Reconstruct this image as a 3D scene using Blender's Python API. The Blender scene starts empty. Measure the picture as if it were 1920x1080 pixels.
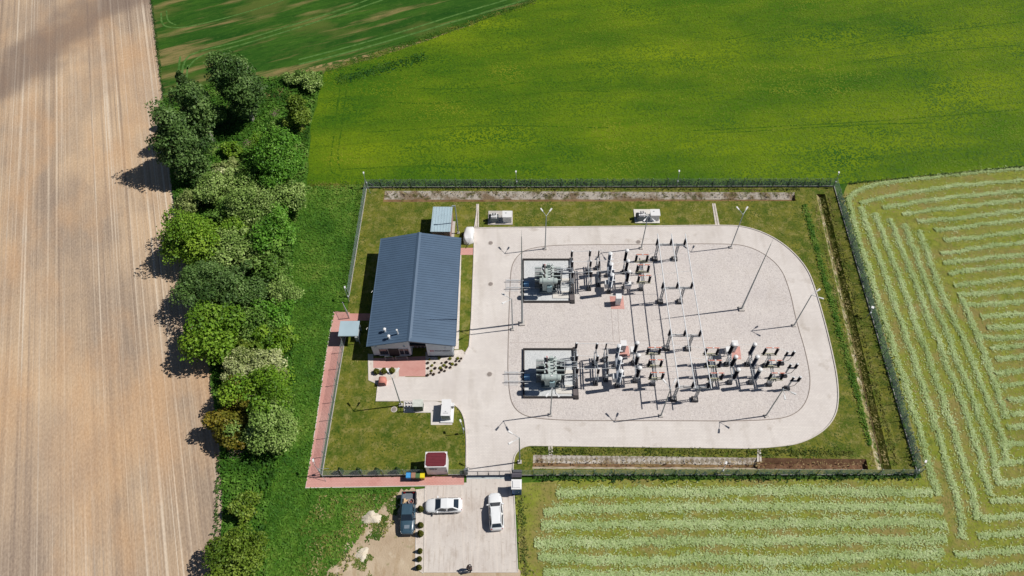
import bpy, bmesh, math, random
import numpy as np
from mathutils import Vector, Matrix
from mathutils.geometry import tessellate_polygon

scene = bpy.context.scene
R = math.radians
rng = np.random.default_rng(7)
random.seed(7)

# ------------------------------------------------------------------ camera
# drone about 88 m above the yard, looking down and ahead (+Y), slight roll
CAM_H, FOC, NADIR = 88.0, 1340.0, (985.0, 1475.0)
_d = Vector((NADIR[0] - 960, NADIR[1] - 540, FOC)).normalized()
_f = Vector((0, 0, 1)); _Y = (_f - _f.dot(_d) * _d).normalized(); _X = _Y.cross(-_d)
ROT = Matrix((_X, _Y, -_d))                       # survey-camera axes -> world
def G(x, y, z=0.0):
    """place in the yard (metres, at height z) that a survey mark of the aerial view belongs to"""
    w = ROT @ Vector((x - 960, y - 540, FOC)); t = (z - CAM_H) / w.z
    return Vector((w.x * t, w.y * t, z))
cam = bpy.data.cameras.new('camera'); cam_o = bpy.data.objects.new('camera', cam)
scene.collection.objects.link(cam_o); scene.camera = cam_o
cam.sensor_width = 36; cam.lens = FOC / 1920 * 36; cam.clip_start = 1; cam.clip_end = 3000
cx, cy, cz = ROT @ Vector((1, 0, 0)), ROT @ Vector((0, -1, 0)), ROT @ Vector((0, 0, -1))
cam_o.matrix_world = Matrix(((cx.x, cy.x, cz.x, 0), (cx.y, cy.y, cz.y, 0), (cx.z, cy.z, cz.z, CAM_H), (0, 0, 0, 1)))

# ------------------------------------------------------------------ daylight
SUN_AZ, SUN_EL = 6.5, 51.0                         # azimuth from +X towards +Y
sd = Vector((math.cos(R(SUN_EL)) * math.cos(R(SUN_AZ)), math.cos(R(SUN_EL)) * math.sin(R(SUN_AZ)), math.sin(R(SUN_EL))))
world = bpy.data.worlds.new('World'); scene.world = world; world.use_nodes = True
wn = world.node_tree; bgn = wn.nodes['Background']
sky = wn.nodes.new('ShaderNodeTexSky'); sky.sky_type = 'NISHITA'; sky.sun_disc = False
sky.sun_elevation = R(SUN_EL); sky.sun_rotation = R(90 - SUN_AZ); sky.air_density = 0.8; sky.dust_density = 0.3
wn.links.new(sky.outputs[0], bgn.inputs[0]); bgn.inputs[1].default_value = 0.05
sun = bpy.data.lights.new('sun', 'SUN'); sun.energy = 5.0; sun.angle = R(0.53); sun.color = (1.0, 0.955, 0.89)
sun_o = bpy.data.objects.new('sun', sun); scene.collection.objects.link(sun_o)
sun_o.rotation_euler = sd.to_track_quat('Z', 'Y').to_euler(); sun_o.location = (60, 60, 120)
scene.view_settings.view_transform = 'Standard'; scene.view_settings.look = 'None'
scene.view_settings.exposure = -0.2; scene.view_settings.gamma = 1.0; scene.view_settings.use_curve_mapping = False

# ------------------------------------------------------------------ helpers
COL = scene.collection
def s2l(c):
    return tuple(((v / 255) / 12.92 if v / 255 <= 0.04045 else ((v / 255 + 0.055) / 1.055) ** 2.4) for v in c)
def tag(o, label=None, cat=None, group=None, kind=None):
    if label: o['label'] = label
    if cat: o['category'] = cat
    if group: o['group'] = group
    if kind: o['kind'] = kind
    return o
def thing(name, label, cat, loc=(0, 0, 0), rz=0.0, group=None):
    o = bpy.data.objects.new(name, None); COL.objects.link(o); o.empty_display_size = 0.3
    o.location = loc; o.rotation_euler = (0, 0, rz)
    return tag(o, label, cat, group)
def kids(o): return [c for c in bpy.data.objects if c.parent == o]
def copy_tree(o, parent=None, _map=None):
    if _map is None:
        _map = {}
        for c in bpy.data.objects: _map.setdefault(c.parent, []).append(c)
    c = o.copy(); COL.objects.link(c); c.parent = parent
    for k in _map.get(o, []): copy_tree(k, c, _map)
    return c

class MB:
    def __init__(s): s.v = []; s.f = []
    def add(s, vs, fs):
        n = len(s.v); s.v += [tuple(p) for p in vs]; s.f += [tuple(i + n for i in f) for f in fs]; return s
    def box(s, c, size, rz=0.0, M=None):
        hx, hy, hz = size[0] / 2, size[1] / 2, size[2] / 2
        co, si = math.cos(rz), math.sin(rz); vs = []
        for z in (-hz, hz):
            for x, y in ((-hx, -hy), (hx, -hy), (hx, hy), (-hx, hy)):
                p = Vector((x, y, z)) if M is None else M @ Vector((x, y, z))
                vs.append((c[0] + co * p.x - si * p.y, c[1] + si * p.x + co * p.y, c[2] + p.z))
        return s.add(vs, [(3, 2, 1, 0), (4, 5, 6, 7), (0, 1, 5, 4), (1, 2, 6, 5), (2, 3, 7, 6), (3, 0, 4, 7)])
    def bx(s, x0, x1, y0, y1, z0, z1):
        return s.box(((x0 + x1) / 2, (y0 + y1) / 2, (z0 + z1) / 2), (x1 - x0, y1 - y0, z1 - z0))
    def tube(s, p0, p1, r0, r1=None, n=8, caps=True):
        r1 = r0 if r1 is None else r1; p0, p1 = Vector(p0), Vector(p1); d = (p1 - p0)
        if d.length < 1e-6: return s
        q = d.to_track_quat('Z', 'Y'); vs = []
        for p, r in ((p0, r0), (p1, r1)):
            for i in range(n):
                a = 2 * math.pi * i / n; vs.append(p + q @ Vector((r * math.cos(a), r * math.sin(a), 0)))
        fs = [(i, (i + 1) % n, n + (i + 1) % n, n + i) for i in range(n)]
        if caps: fs += [tuple(range(n - 1, -1, -1)), tuple(range(n, 2 * n))]
        return s.add(vs, fs)
    def path(s, pts, r, n=6):
        for a, b in zip(pts[:-1], pts[1:]): s.tube(a, b, r, r, n)
        return s
    def lathe(s, prof, loc=(0, 0, 0), n=12, axis=(0, 0, 1)):
        q = Vector(axis).to_track_quat('Z', 'Y'); L = Vector(loc); vs = []; fs = []
        for r, z in prof:
            for i in range(n):
                a = 2 * math.pi * i / n; vs.append(L + q @ Vector((r * math.cos(a), r * math.sin(a), z)))
        for k in range(len(prof) - 1):
            for i in range(n):
                fs.append((k * n + i, k * n + (i + 1) % n, (k + 1) * n + (i + 1) % n, (k + 1) * n + i))
        fs += [tuple(range(n - 1, -1, -1)), tuple(range((len(prof) - 1) * n, len(prof) * n))]
        return s.add(vs, fs)
    def prism(s, poly, z0, z1):
        n = len(poly); vs = [(p[0], p[1], z0) for p in poly] + [(p[0], p[1], z1) for p in poly]
        fs = [(i, (i + 1) % n, n + (i + 1) % n, n + i) for i in range(n)]
        fs += [tuple(range(n - 1, -1, -1)), tuple(range(n, 2 * n))]
        return s.add(vs, fs)
    def mesh(s, name, smooth=False):
        me = bpy.data.meshes.new(name); me.from_pydata(s.v, [], s.f); me.validate()
        bm = bmesh.new(); bm.from_mesh(me); bmesh.ops.recalc_face_normals(bm, faces=bm.faces); bm.to_mesh(me); bm.free()
        if smooth: me.polygons.foreach_set('use_smooth', [True] * len(me.polygons))
        return me
    def build(s, name, mat, parent=None, smooth=False):
        return link(name, s.mesh(name, smooth), mat, parent)
def link(name, me, mat, parent=None, loc=None, rz=None):
    if mat and not me.materials: me.materials.append(mat)
    o = bpy.data.objects.new(name, me); COL.objects.link(o)
    if parent: o.parent = parent
    if loc is not None: o.location = loc
    if rz is not None: o.rotation_euler = (0, 0, rz)
    return o

# numpy value noise -------------------------------------------------
def _h(ix, iy, seed):
    n = (ix.astype(np.int64) * 374761393 + iy.astype(np.int64) * 668265263 + seed * 974711) & 0x7fffffff
    n = ((n ^ (n >> 13)) * 1274126177) & 0x7fffffff
    return ((n ^ (n >> 16)) & 0xffff) / 65535.0
def vnoise(x, y, sc=1.0, seed=0):
    x = np.asarray(x, float) / sc; y = np.asarray(y, float) / sc
    ix, iy = np.floor(x), np.floor(y); fx, fy = x - ix, y - iy
    fx = fx * fx * (3 - 2 * fx); fy = fy * fy * (3 - 2 * fy)
    a, b = _h(ix, iy, seed), _h(ix + 1, iy, seed); c, d = _h(ix, iy + 1, seed), _h(ix + 1, iy + 1, seed)
    return (a * (1 - fx) + b * fx) * (1 - fy) + (c * (1 - fx) + d * fx) * fy
def fbm(x, y, sc, seed=0): return 0.55 * vnoise(x, y, sc, seed) + 0.3 * vnoise(x, y, sc / 2.3, seed + 5) + 0.15 * vnoise(x, y, sc / 5.1, seed + 9)

# ------------------------------------------------------------------ materials
def mat_base(name):
    m = bpy.data.materials.new(name); m.use_nodes = True; nt = m.node_tree
    return m, nt, nt.nodes['Principled BSDF'], nt.nodes.new, nt.links.new
_mc = {}
def plain(name, col, rough=0.6, metal=0.0, var=0.12, scale=3.0, bump=0.0, spec=0.5, coat=0.0):
    """painted / cast / galvanised surface with a little mottling"""
    if name in _mc: return _mc[name]
    m, nt, b, N, L = mat_base(name)
    tc = N('ShaderNodeTexCoord'); nz = N('ShaderNodeTexNoise'); nz.inputs['Scale'].default_value = scale; nz.inputs['Detail'].default_value = 5
    L(tc.outputs['Object'], nz.inputs['Vector'])
    rp = N('ShaderNodeValToRGB'); e = rp.color_ramp.elements
    e[0].position = 0.3; e[1].position = 0.7
    e[0].color = (*[max(0, c * (1 - var)) for c in col], 1); e[1].color = (*[min(1, c * (1 + var)) for c in col], 1)
    L(nz.outputs['Fac'], rp.inputs['Fac']); L(rp.outputs['Color'], b.inputs['Base Color'])
    b.inputs['Roughness'].default_value = rough; b.inputs['Metallic'].default_value = metal
    b.inputs['Specular IOR Level'].default_value = spec
    if coat: b.inputs['Coat Weight'].default_value = coat; b.inputs['Coat Roughness'].default_value = 0.05
    if bump:
        bp = N('ShaderNodeBump'); bp.inputs['Strength'].default_value = bump; bp.inputs['Distance'].default_value = 0.03
        n2 = N('ShaderNodeTexNoise'); n2.inputs['Scale'].default_value = scale * 6; L(tc.outputs['Object'], n2.inputs['Vector'])
        L(n2.outputs['Fac'], bp.inputs['Height']); L(bp.outputs['Normal'], b.inputs['Normal'])
    _mc[name] = m; return m

def ground_mat(name, layers, rough=0.95, bump=0.4, bump_scale=3.0, bump_dist=0.06, rot=0.0, finish=None):
    """layers: list of (colA, colB, scale xyz, detail, lo, hi, mixfactor) blended in turn; rot turns streaks"""
    m, nt, b, N, L = mat_base(name)
    tc = N('ShaderNodeTexCoord'); cur = None
    for k, (ca, cb, sc, det, lo, hi, fac) in enumerate(layers):
        mp = N('ShaderNodeMapping'); mp.inputs['Rotation'].default_value = (0, 0, 0)
        if rot:
            r0 = N('ShaderNodeMapping'); r0.inputs['Rotation'].default_value = (0, 0, rot); L(tc.outputs['Object'], r0.inputs['Vector'])
            L(r0.outputs[0], mp.inputs['Vector'])
        else: L(tc.outputs['Object'], mp.inputs['Vector'])
        mp.inputs['Scale'].default_value = sc; mp.inputs['Location'].default_value = (k * 13.7, k * 7.3, 0)
        nz = N('ShaderNodeTexNoise'); nz.inputs['Scale'].default_value = 1.0; nz.inputs['Detail'].default_value = det; nz.inputs['Roughness'].default_value = 0.6
        L(mp.outputs[0], nz.inputs['Vector'])
        rp = N('ShaderNodeValToRGB'); e = rp.color_ramp.elements
        e[0].position = lo; e[1].position = hi
        if cb is None:                                  # a stain / streak over what lies below
            e[0].color = (0, 0, 0, 1); e[1].color = (fac, fac, fac, 1)
            L(nz.outputs['Fac'], rp.inputs['Fac'])
            mx = N('ShaderNodeMixRGB'); L(rp.outputs['Color'], mx.inputs['Fac']); L(cur, mx.inputs['Color1']); mx.inputs['Color2'].default_value = (*ca, 1)
            cur = mx.outputs['Color']
        else:
            e[0].color = (*ca, 1); e[1].color = (*cb, 1); L(nz.outputs['Fac'], rp.inputs['Fac'])
            if cur is None: cur = rp.outputs['Color']
            else:
                mx = N('ShaderNodeMixRGB'); mx.inputs['Fac'].default_value = fac; L(cur, mx.inputs['Color1']); L(rp.outputs['Color'], mx.inputs['Color2']); cur = mx.outputs['Color']
    if finish: cur = finish(nt, N, L, tc, cur)
    L(cur, b.inputs['Base Color']); b.inputs['Roughness'].default_value = rough; b.inputs['Specular IOR Level'].default_value = 0.15
    if bump:
        n2 = N('ShaderNodeTexNoise'); n2.inputs['Scale'].default_value = bump_scale; n2.inputs['Detail'].default_value = 6
        L(tc.outputs['Object'], n2.inputs['Vector']); bp = N('ShaderNodeBump'); bp.inputs['Strength'].default_value = bump; bp.inputs['Distance'].default_value = bump_dist
        L(n2.outputs['Fac'], bp.inputs['Height']); L(bp.outputs['Normal'], b.inputs['Normal'])
    return m

def leaf_mat(name, trans=0.25, rough=0.55):
    m, nt, b, N, L = mat_base(name)
    at = N('ShaderNodeAttribute'); at.attribute_name = 'tint'
    L(at.outputs['Color'], b.inputs['Base Color']); b.inputs['Roughness'].default_value = rough; b.inputs['Specular IOR Level'].default_value = 0.25
    tr = N('ShaderNodeBsdfTranslucent'); L(at.outputs['Color'], tr.inputs['Color'])
    mx = N('ShaderNodeMixShader'); mx.inputs[0].default_value = trans
    L(b.outputs[0], mx.inputs[1]); L(tr.outputs[0], mx.inputs[2]); L(mx.outputs[0], nt.nodes['Material Output'].inputs['Surface'])
    return m
LEAF = leaf_mat('leaf', 0.12); BLADE = leaf_mat('grass_blade', 0.2, 0.7); STRAW = leaf_mat('cut_grass', 0.12, 0.8)

def quads_mesh(name, P, U, V, tint):
    """N free quads at centres P spanned by half-vectors U, V, coloured leaf by leaf"""
    n = len(P); co = np.stack([P - U - V, P + U - V, P + U + V, P - U + V], 1).reshape(-1, 3)
    me = bpy.data.meshes.new(name); me.vertices.add(4 * n); me.vertices.foreach_set('co', co.ravel())
    me.loops.add(4 * n); me.loops.foreach_set('vertex_index', np.arange(4 * n, dtype=np.int32))
    me.polygons.add(n); me.polygons.foreach_set('loop_start', np.arange(0, 4 * n, 4, dtype=np.int32)); me.polygons.foreach_set('loop_total', np.full(n, 4, dtype=np.int32))
    at = me.attributes.new('tint', 'FLOAT_COLOR', 'FACE')
    at.data.foreach_set('color', np.concatenate([np.clip(tint, 0, 1), np.ones((n, 1))], 1).ravel())
    me.update(); return me
def norm(a): return a / (np.linalg.norm(a, axis=1, keepdims=True) + 1e-9)
def lin(*c): return np.array(s2l(c))

# polygons ----------------------------------------------------------
def inside(poly, x, y):
    r = np.zeros(len(x), bool); n = len(poly)
    for i in range(n):
        x0, y0 = poly[i][0], poly[i][1]; x1, y1 = poly[(i + 1) % n][0], poly[(i + 1) % n][1]
        if y0 == y1: continue
        c = ((y0 > y) != (y1 > y)) & (x < (x1 - x0) * (y - y0) / (y1 - y0) + x0); r ^= c
    return r
def sample(poly, dens, holes=()):
    xs = [p[0] for p in poly]; ys = [p[1] for p in poly]
    n = int((max(xs) - min(xs)) * (max(ys) - min(ys)) * dens)
    x = rng.uniform(min(xs), max(xs), n); y = rng.uniform(min(ys), max(ys), n)
    k = inside(poly, x, y)
    for h in holes: k &= ~inside(h, x, y)
    return x[k], y[k]
def gp(pix, z=0.0): return [G(x, y, z) for x, y in pix]
def ragged(poly, step=0.8, amp=0.15, closed=True):
    out = []; n = len(poly)
    for i in range(n if closed else n - 1):
        a, b = Vector(poly[i][:2]), Vector(poly[(i + 1) % n][:2]); k = max(1, int((b - a).length / step))
        d = (b - a).normalized(); pr = Vector((-d.y, d.x))
        for j in range(k):
            p = a.lerp(b, j / k); o = (float(fbm(np.array([p.x]), np.array([p.y]), 2.0, 3)[0]) - 0.5) * 2 * amp * (1 if j else 0.3) + random.uniform(-.3, .3) * amp
            out.append(Vector((p.x + pr.x * o, p.y + pr.y * o, 0)))
    return out
def smooth_poly(pts, it=2, closed=True):
    p = [Vector((q[0], q[1], 0)) for q in pts]
    for _ in range(it):
        q = []; n = len(p)
        for i in range(n if closed else n - 1):
            a, b = p[i], p[(i + 1) % n]; q += [a.lerp(b, .25), a.lerp(b, .75)]
        if not closed: q = [p[0]] + q + [p[-1]]
        p = q
    return p
def sheet(name, poly, z, mat, holes=(), parent=None, kind='structure'):
    loops = [[Vector((p[0], p[1], 0)) for p in poly]] + [[Vector((p[0], p[1], 0)) for p in h] for h in holes]
    tri = tessellate_polygon(loops); flat = [p for l in loops for p in l]
    me = bpy.data.meshes.new(name); me.from_pydata([(p.x, p.y, z) for p in flat], [], [tuple(t) for t in tri])
    bm = bmesh.new(); bm.from_mesh(me)
    for f in bm.faces:
        if f.normal.z < 0: f.normal_flip()
    bm.to_mesh(me); bm.free()
    o = link(name, me, mat, parent)
    if kind and not parent: o['kind'] = kind
    return o
def ribbon(name, pts, w, z, mat, parent=None, closed=False, h=0.0, kind=None):
    """a strip of width w along pts, h>0 gives it a raised body (kerb)"""
    n = len(pts); vs = []; fs = []
    P = [Vector((p[0], p[1], 0)) for p in pts]
    for i in range(n):
        a = P[i - 1] if (i > 0 or closed) else P[i]; b = P[(i + 1) % n] if (i < n - 1 or closed) else P[i]
        d = (b - a).normalized(); pr = Vector((-d.y, d.x, 0)) * w / 2
        l, r = P[i] + pr, P[i] - pr
        vs += [(l.x, l.y, z + h), (r.x, r.y, z + h)] + ([(l.x, l.y, z - 0.02), (r.x, r.y, z - 0.02)] if h else [])
    k = 4 if h else 2
    for i in range(n if closed else n - 1):
        a, b = i * k, ((i + 1) % n) * k
        fs.append((a + 1, b + 1, b, a))
        if h: fs += [(a, b, b + 2, a + 2), (b + 1, a + 1, a + 3, b + 3)]
    if h and not closed: fs += [(0, 2, 3, 1), ((n - 1) * 4, (n - 1) * 4 + 1, (n - 1) * 4 + 3, (n - 1) * 4 + 2)]
    me = bpy.data.meshes.new(name); me.from_pydata(vs, [], fs); me.validate()
    o = link(name, me, mat, parent)
    if kind: o['kind'] = kind
    return o
def tufts(name, x, y, size, tint, label, z0=0.0, zvar=0.1, tilt=0.6, aspect=0.45, mat=None, yaw=None, cat='grass', parent=None, lift=.22):
    n = len(x); s = size * rng.uniform(.55, 1.3, n)[:, None]
    a = rng.uniform(0, 2 * np.pi, n) if yaw is None else yaw
    U = np.stack([np.cos(a), np.sin(a), rng.normal(0, tilt, n)], 1); U = norm(U)
    W = np.stack([-np.sin(a), np.cos(a), rng.normal(0, tilt, n)], 1); W = norm(W)
    zz = np.full(n, z0) + rng.uniform(0, 1, n) * zvar
    P = np.stack([x, y, zz + s[:, 0] * lift + .006], 1)
    o = link(name, quads_mesh(name, P, U * s / 2, W * s / 2 * aspect, tint), mat or BLADE, parent)
    if not parent: tag(o, label, cat, kind='stuff')
    else: o['kind'] = 'stuff'
    return o
def mix(cols, w):
    """cols (k,3) picked with weights by a noise value w in 0..1 (linear palette)"""
    cols = np.array(cols); t = np.clip(w, 0, .9999) * (len(cols) - 1); i = t.astype(int); f = (t - i)[:, None]
    return cols[i] * (1 - f) + cols[i + 1] * f

# ================================================================== THE SETTING
def A(*c): return tuple(v / 1.12 for v in s2l(c))      # picture colour in full sun -> base colour
EX, EY = Vector((math.cos(R(-2)), math.sin(R(-2)), 0)), Vector((math.cos(R(88)), math.sin(R(88)), 0))  # yard axes
def ang(p, q): a, b = G(*p), G(*q); return math.atan2(b.y - a.y, b.x - a.x)

# ditches: real troughs, so every sheet above them is cut out there
def quadpoly(pix): return [Vector((p.x, p.y, 0)) for p in gp(pix)]
D_TOP = quadpoly([(718, 379), (1492, 377), (1490, 361), (722, 358)])
D_BOT = quadpoly([(998, 879), (1628, 881), (1624, 861), (1000, 853)])
D_RGT = quadpoly([(1644, 881), (1672, 881), (1547, 364), (1530, 364)])
HOLES = [D_TOP, D_BOT, D_RGT]

# -- ground --------------------------------------------------------------
m_ground = ground_mat('rough_grass_ground', [
    (A(48, 88, 20), A(84, 116, 34), (.5, .5, .5), 6, .35, .68, 1), (A(120, 118, 60), None, (1.4, 1.4, 1.4), 5, .58, .74, .45), (A(22, 55, 14), None, (.9, .9, .9), 5, .55, .72, .5)], bump=.7, bump_scale=2.5, bump_dist=.12)
big = [(-1200, -1000), (1200, -1000), (1200, 1400), (-1200, 1400)]
sheet('ground', big, 0.0, m_ground, HOLES)

# -- ploughed field -------------------------------------------------------
pl_rot = ang((415, 1000), (283, 0))
def stain(nt, N, L, tc, cur):
    # damp grey-brown band that crosses the soil diagonally, with a ragged edge
    mp = N('ShaderNodeMapping'); a, b = G(-60, 190), G(215, 0); th = math.atan2(b.y - a.y, b.x - a.x)
    c = (a + b) / 2
    mp.vector_type = 'TEXTURE'; mp.inputs['Location'].default_value = (c.x, c.y, 0); mp.inputs['Rotation'].default_value = (0, 0, th)
    L(tc.outputs['Object'], mp.inputs['Vector']); sp = N('ShaderNodeSeparateXYZ'); L(mp.outputs[0], sp.inputs[0])
    nz = N('ShaderNodeTexNoise'); nz.inputs['Scale'].default_value = .09; nz.inputs['Detail'].default_value = 4; L(tc.outputs['Object'], nz.inputs['Vector'])
    m1 = N('ShaderNodeMath'); m1.operation = 'MULTIPLY_ADD'; L(nz.outputs['Fac'], m1.inputs[0]); m1.inputs[1].default_value = 16; m1.inputs[2].default_value = -8
    m2 = N('ShaderNodeMath'); m2.operation = 'ADD'; L(sp.outputs['Y'], m2.inputs[0]); L(m1.outputs[0], m2.inputs[1])
    m3 = N('ShaderNodeMath'); m3.operation = 'ABSOLUTE'; L(m2.outputs[0], m3.inputs[0])
    mr = N('ShaderNodeMapRange'); mr.interpolation_type = 'SMOOTHSTEP'; mr.inputs['From Min'].default_value = 1.5; mr.inputs['From Max'].default_value = 8.5; mr.inputs['To Min'].default_value = .62; mr.inputs['To Max'].default_value = 0
    L(m3.outputs[0], mr.inputs['Value'])
    mx = N('ShaderNodeMixRGB'); L(mr.outputs[0], mx.inputs['Fac']); L(cur, mx.inputs['Color1']); mx.inputs['Color2'].default_value = (*A(122, 106, 98), 1)
    return mx.outputs['Color']
m_plough = ground_mat('ploughed_soil', [
    (A(150, 130, 112), A(234, 198, 154), (.05, .03, .05), 6, .42, .58, 1),
    (A(150, 132, 116), A(206, 184, 160), (3.2, .03, 1), 5, .36, .64, .42),
    (A(240, 224, 202), None, (2.1, .006, 1), 2, .56, .66, .85), (A(228, 208, 184), None, (4.5, .02, 1), 3, .52, .68, .55),
    (A(132, 112, 98), None, (1.7, .010, 1), 3, .52, .66, .7),
    (A(216, 170, 122), None, (.10, .035, .07), 5, .48, .64, .65), (A(146, 130, 120), None, (.05, .03, .07), 6, .52, .66, .45),
    (A(150, 132, 116), A(216, 196, 172), (4.5, 2.2, 1), 6, .36, .64, .28)],
    bump=.75, bump_scale=2.2, bump_dist=.1, rot=-(pl_rot - math.pi / 2), finish=stain)
PL_EDGE = [(262, -160), (283, 0), (296, 110), (306, 200), (316, 300), (330, 400), (344, 480), (364, 560), (390, 652), (402, 760), (413, 850), (418, 960), (414, 1030), (400, 1080), (395, 1160)]
pl = gp([(-500, -160)] + PL_EDGE + [(-420, 1160)])
edge = ragged(gp(PL_EDGE), .7, .22, closed=False) + [pl[-2]]
sheet('ploughed_field', [pl[0]] + edge + [pl[-1]], 0.012, m_plough)

# -- dark green cereal field with wheel tracks ------------------------------
ce_rot = ang((560, 120), (1000, 5))
m_cereal = ground_mat('young_cereal_crop', [
    (A(34, 78, 18), A(64, 104, 30), (.25, .06, .2), 6, .32, .68, 1),
    (A(152, 132, 88), None, (.34, .035, .1), 9, .52, .62, .8),
    (A(26, 64, 16), None, (1.8, .25, 1), 7, .48, .66, .55), (A(84, 116, 44), None, (2.2, 1.0, 1), 6, .54, .7, .45), (A(110, 112, 56), None, (.12, .05, 1), 8, .52, .64, .5)],
    bump=.6, bump_scale=3.5, bump_dist=.1, rot=-(ce_rot - math.pi / 2))
ce = gp([(262, -160), (283, 0), (296, 110), (306, 200), (312, 250), (420, 250), (610, 136), (700, 111), (830, 66), (1005, 2), (1220, -70), (1420, -160)])
cereal = sheet('cereal_field', ce, 0.008, m_cereal)
m_track = ground_mat('pressed_crop', [(A(66, 108, 44), A(104, 138, 72), (1, 1, 1), 5, .3, .7, 1), (A(50, 92, 28), None, (1.2, 1.2, 2), 4, .52, .66, .8)], bump=.4)
m_bare = ground_mat('bare_strip', [(A(150, 132, 88), A(176, 150, 108), (.8, .8, .8), 5, .3, .7, 1), (A(54, 90, 28), None, (1.1, 1.1, 1), 6, .42, .56, .95)], bump=.5)
for pts, w in [([(560, 121), (650, 99), (760, 68), (900, 26), (985, 0), (1100, -40)], .45), ([(560, 112), (650, 89), (760, 58), (880, 20), (950, 0), (1080, -44)], .4),
               ([(350, 130), (372, 104), (440, 88), (540, 58), (640, 26), (730, -4), (900, -70)], .4), ([(340, 150), (345, 110), (372, 96), (440, 80), (540, 50), (640, 18), (700, -4), (860, -70)], .4),
               ([(332, 165), (336, 120), (338, 106)], .4), ([(350, 148), (352, 122)], .35), ([(306, 178), (332, 170), (352, 168)], .35),
               ([(302, 24), (303, 46), (318, 52), (345, 52), (400, 40), (480, 18), (560, -10)], .35), ([(312, 20), (314, 40), (330, 47)], .3)]:
    ribbon('wheel_track', smooth_poly(gp(pts), 2, False), w, 0.016, m_track, cereal)
for pts, w in [([(505, 150), (560, 134), (620, 119), (700, 102), (780, 82), (850, 60), (960, 22), (1040, -6)], .8)]:
    ribbon('bare_strip', ragged(smooth_poly(gp(pts), 2, False), 1.2, .2, False), w, 0.0135, m_bare, cereal)

# -- yellow-green barley field ------------------------------------------------
m_barley = ground_mat('barley_crop', [
    (A(60, 104, 10), A(130, 150, 14), (.022, .05, .05), 5, .38, .62, 1),
    (A(38, 90, 10), None, (.028, .08, .1), 6, .46, .64, .8),
    (A(124, 146, 20), None, (.04, .30, .1), 5, .52, .70, .45), (A(52, 92, 12), None, (.03, 1.6, .1), 3, .52, .68, .45),
    (A(58, 98, 14), A(116, 140, 26), (1.6, 2.2, 1), 6, .3, .7, .30)],
    bump=.8, bump_scale=2.2, bump_dist=.14, rot=R(-6))
BA = [(609, 134), (700, 111), (830, 66), (1005, 2), (1220, -70), (1420, -160), (2300, -160), (2300, 270), (2060, 297), (1920, 311), (1720, 330), (1590, 343), (1250, 344), (900, 344), (690, 346), (640, 347), (577, 346), (578, 300), (584, 235), (600, 170)]
BARLEY = gp(BA)
barley = sheet('barley_field', ragged(BARLEY, 1.2, .3), 0.020, m_barley)
m_press = ground_mat('pressed_barley', [(A(44, 84, 10), A(80, 112, 16), (1, 1, 1), 5, .3, .7, 1)], bump=.5)
for pts in [[(640, 150), (628, 240), (618, 310), (622, 325), (640, 330)], [(652, 150), (642, 230), (632, 300), (638, 318)], [(760, 165), (880, 168), (960, 158), (1040, 140)], [(700, 190), (820, 196), (960, 180), (1060, 170), (1150, 172)],
            [(1300, 245), (1450, 238), (1560, 232), (1720, 222), (1920, 205)], [(1320, 250), (1480, 243), (1600, 234), (1760, 230)], [(1360, 75), (1450, 58), (1520, 42)], [(1560, 92), (1700, 66), (1920, 40)], [(640, 318), (780, 310), (900, 315)], [(1600, 118), (1740, 97), (1920, 84)], [(690, 248), (900, 234), (1150, 240)]]:
    ribbon('pressed_row', ragged(smooth_poly(gp(pts), 2, False), .6, .12, False), .28, 0.024, m_press, barley)

# -- mown meadow ---------------------------------------------------------------
me_pix = [(1590, 344), (1720, 330), (1920, 311), (2060, 297), (2300, 270), (2300, 1200), (985, 1200), (975, 1076), (966, 905), (1100, 899), (1380, 899), (1728, 896), (1700, 790), (1640, 570), (1576, 372)]
MEADOW = gp(me_pix)
m_meadow = ground_mat('mown_stubble', [
    (A(116, 130, 40), A(150, 154, 68), (.9, .9, .9), 6, .3, .7, 1), (A(150, 130, 88), None, (.22, .22, .16), 6, .46, .62, .65),
    (A(84, 106, 26), None, (.22, .22, .2), 5, .56, .72, .6), (A(132, 120, 74), None, (2.4, 2.4, 2), 4, .55, .7, .4)], bump=.8, bump_scale=3.5, bump_dist=.08)
sheet('meadow', ragged(MEADOW, 1.0, .25), 0.014, m_meadow)

# -- compound lawn ---------------------------------------------------------------
LAWN = gp([(688, 353), (1563, 351), (1720, 891), (962, 893), (604, 893), (655, 560)])
m_lawn = ground_mat('compound_lawn', [
    (A(64, 94, 18), A(132, 130, 50), (.45, .45, .5), 8, .38, .60, 1), (A(168, 154, 98), None, (.9, .9, 1), 8, .5, .62, .65),
    (A(48, 84, 16), None, (.33, .33, .3), 5, .54, .7, .7), (A(64, 84, 20), A(128, 126, 58), (3.4, 3.4, 3), 6, .36, .64, .42)], bump=.8, bump_scale=5, bump_dist=.06)
sheet('lawn', LAWN, 0.03, m_lawn, HOLES)

# -- ditches -----------------------------------------------------------------
m_slab = ground_mat('openwork_slab', [(A(168, 160, 150), A(202, 194, 182), (1.2, 1.2, 1), 5, .3, .7, 1), (A(118, 96, 68), None, (.35, .35, .5), 7, .46, .58, .85), (A(84, 84, 44), None, (1.1, 1.1, 1), 7, .52, .62, .85)], bump=1, bump_scale=6, bump_dist=.08)
m_mud = ground_mat('ditch_bottom', [(A(104, 78, 56), A(146, 118, 88), (.7, .7, .7), 6, .3, .7, 1), (A(150, 130, 84), None, (.4, .4, .4), 5, .5, .66, .7), (A(70, 84, 26), None, (1.1, 1.1, 1), 5, .56, .7, .6)], bump=.8, bump_scale=4)
m_straw = ground_mat('dry_bank', [(A(160, 142, 100), A(188, 172, 138), (1, 1, 1), 5, .3, .7, 1), (A(96, 100, 40), None, (1.1, 1.1, 1), 5, .5, .66, .8)], bump=.8, bump_scale=4)
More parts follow.
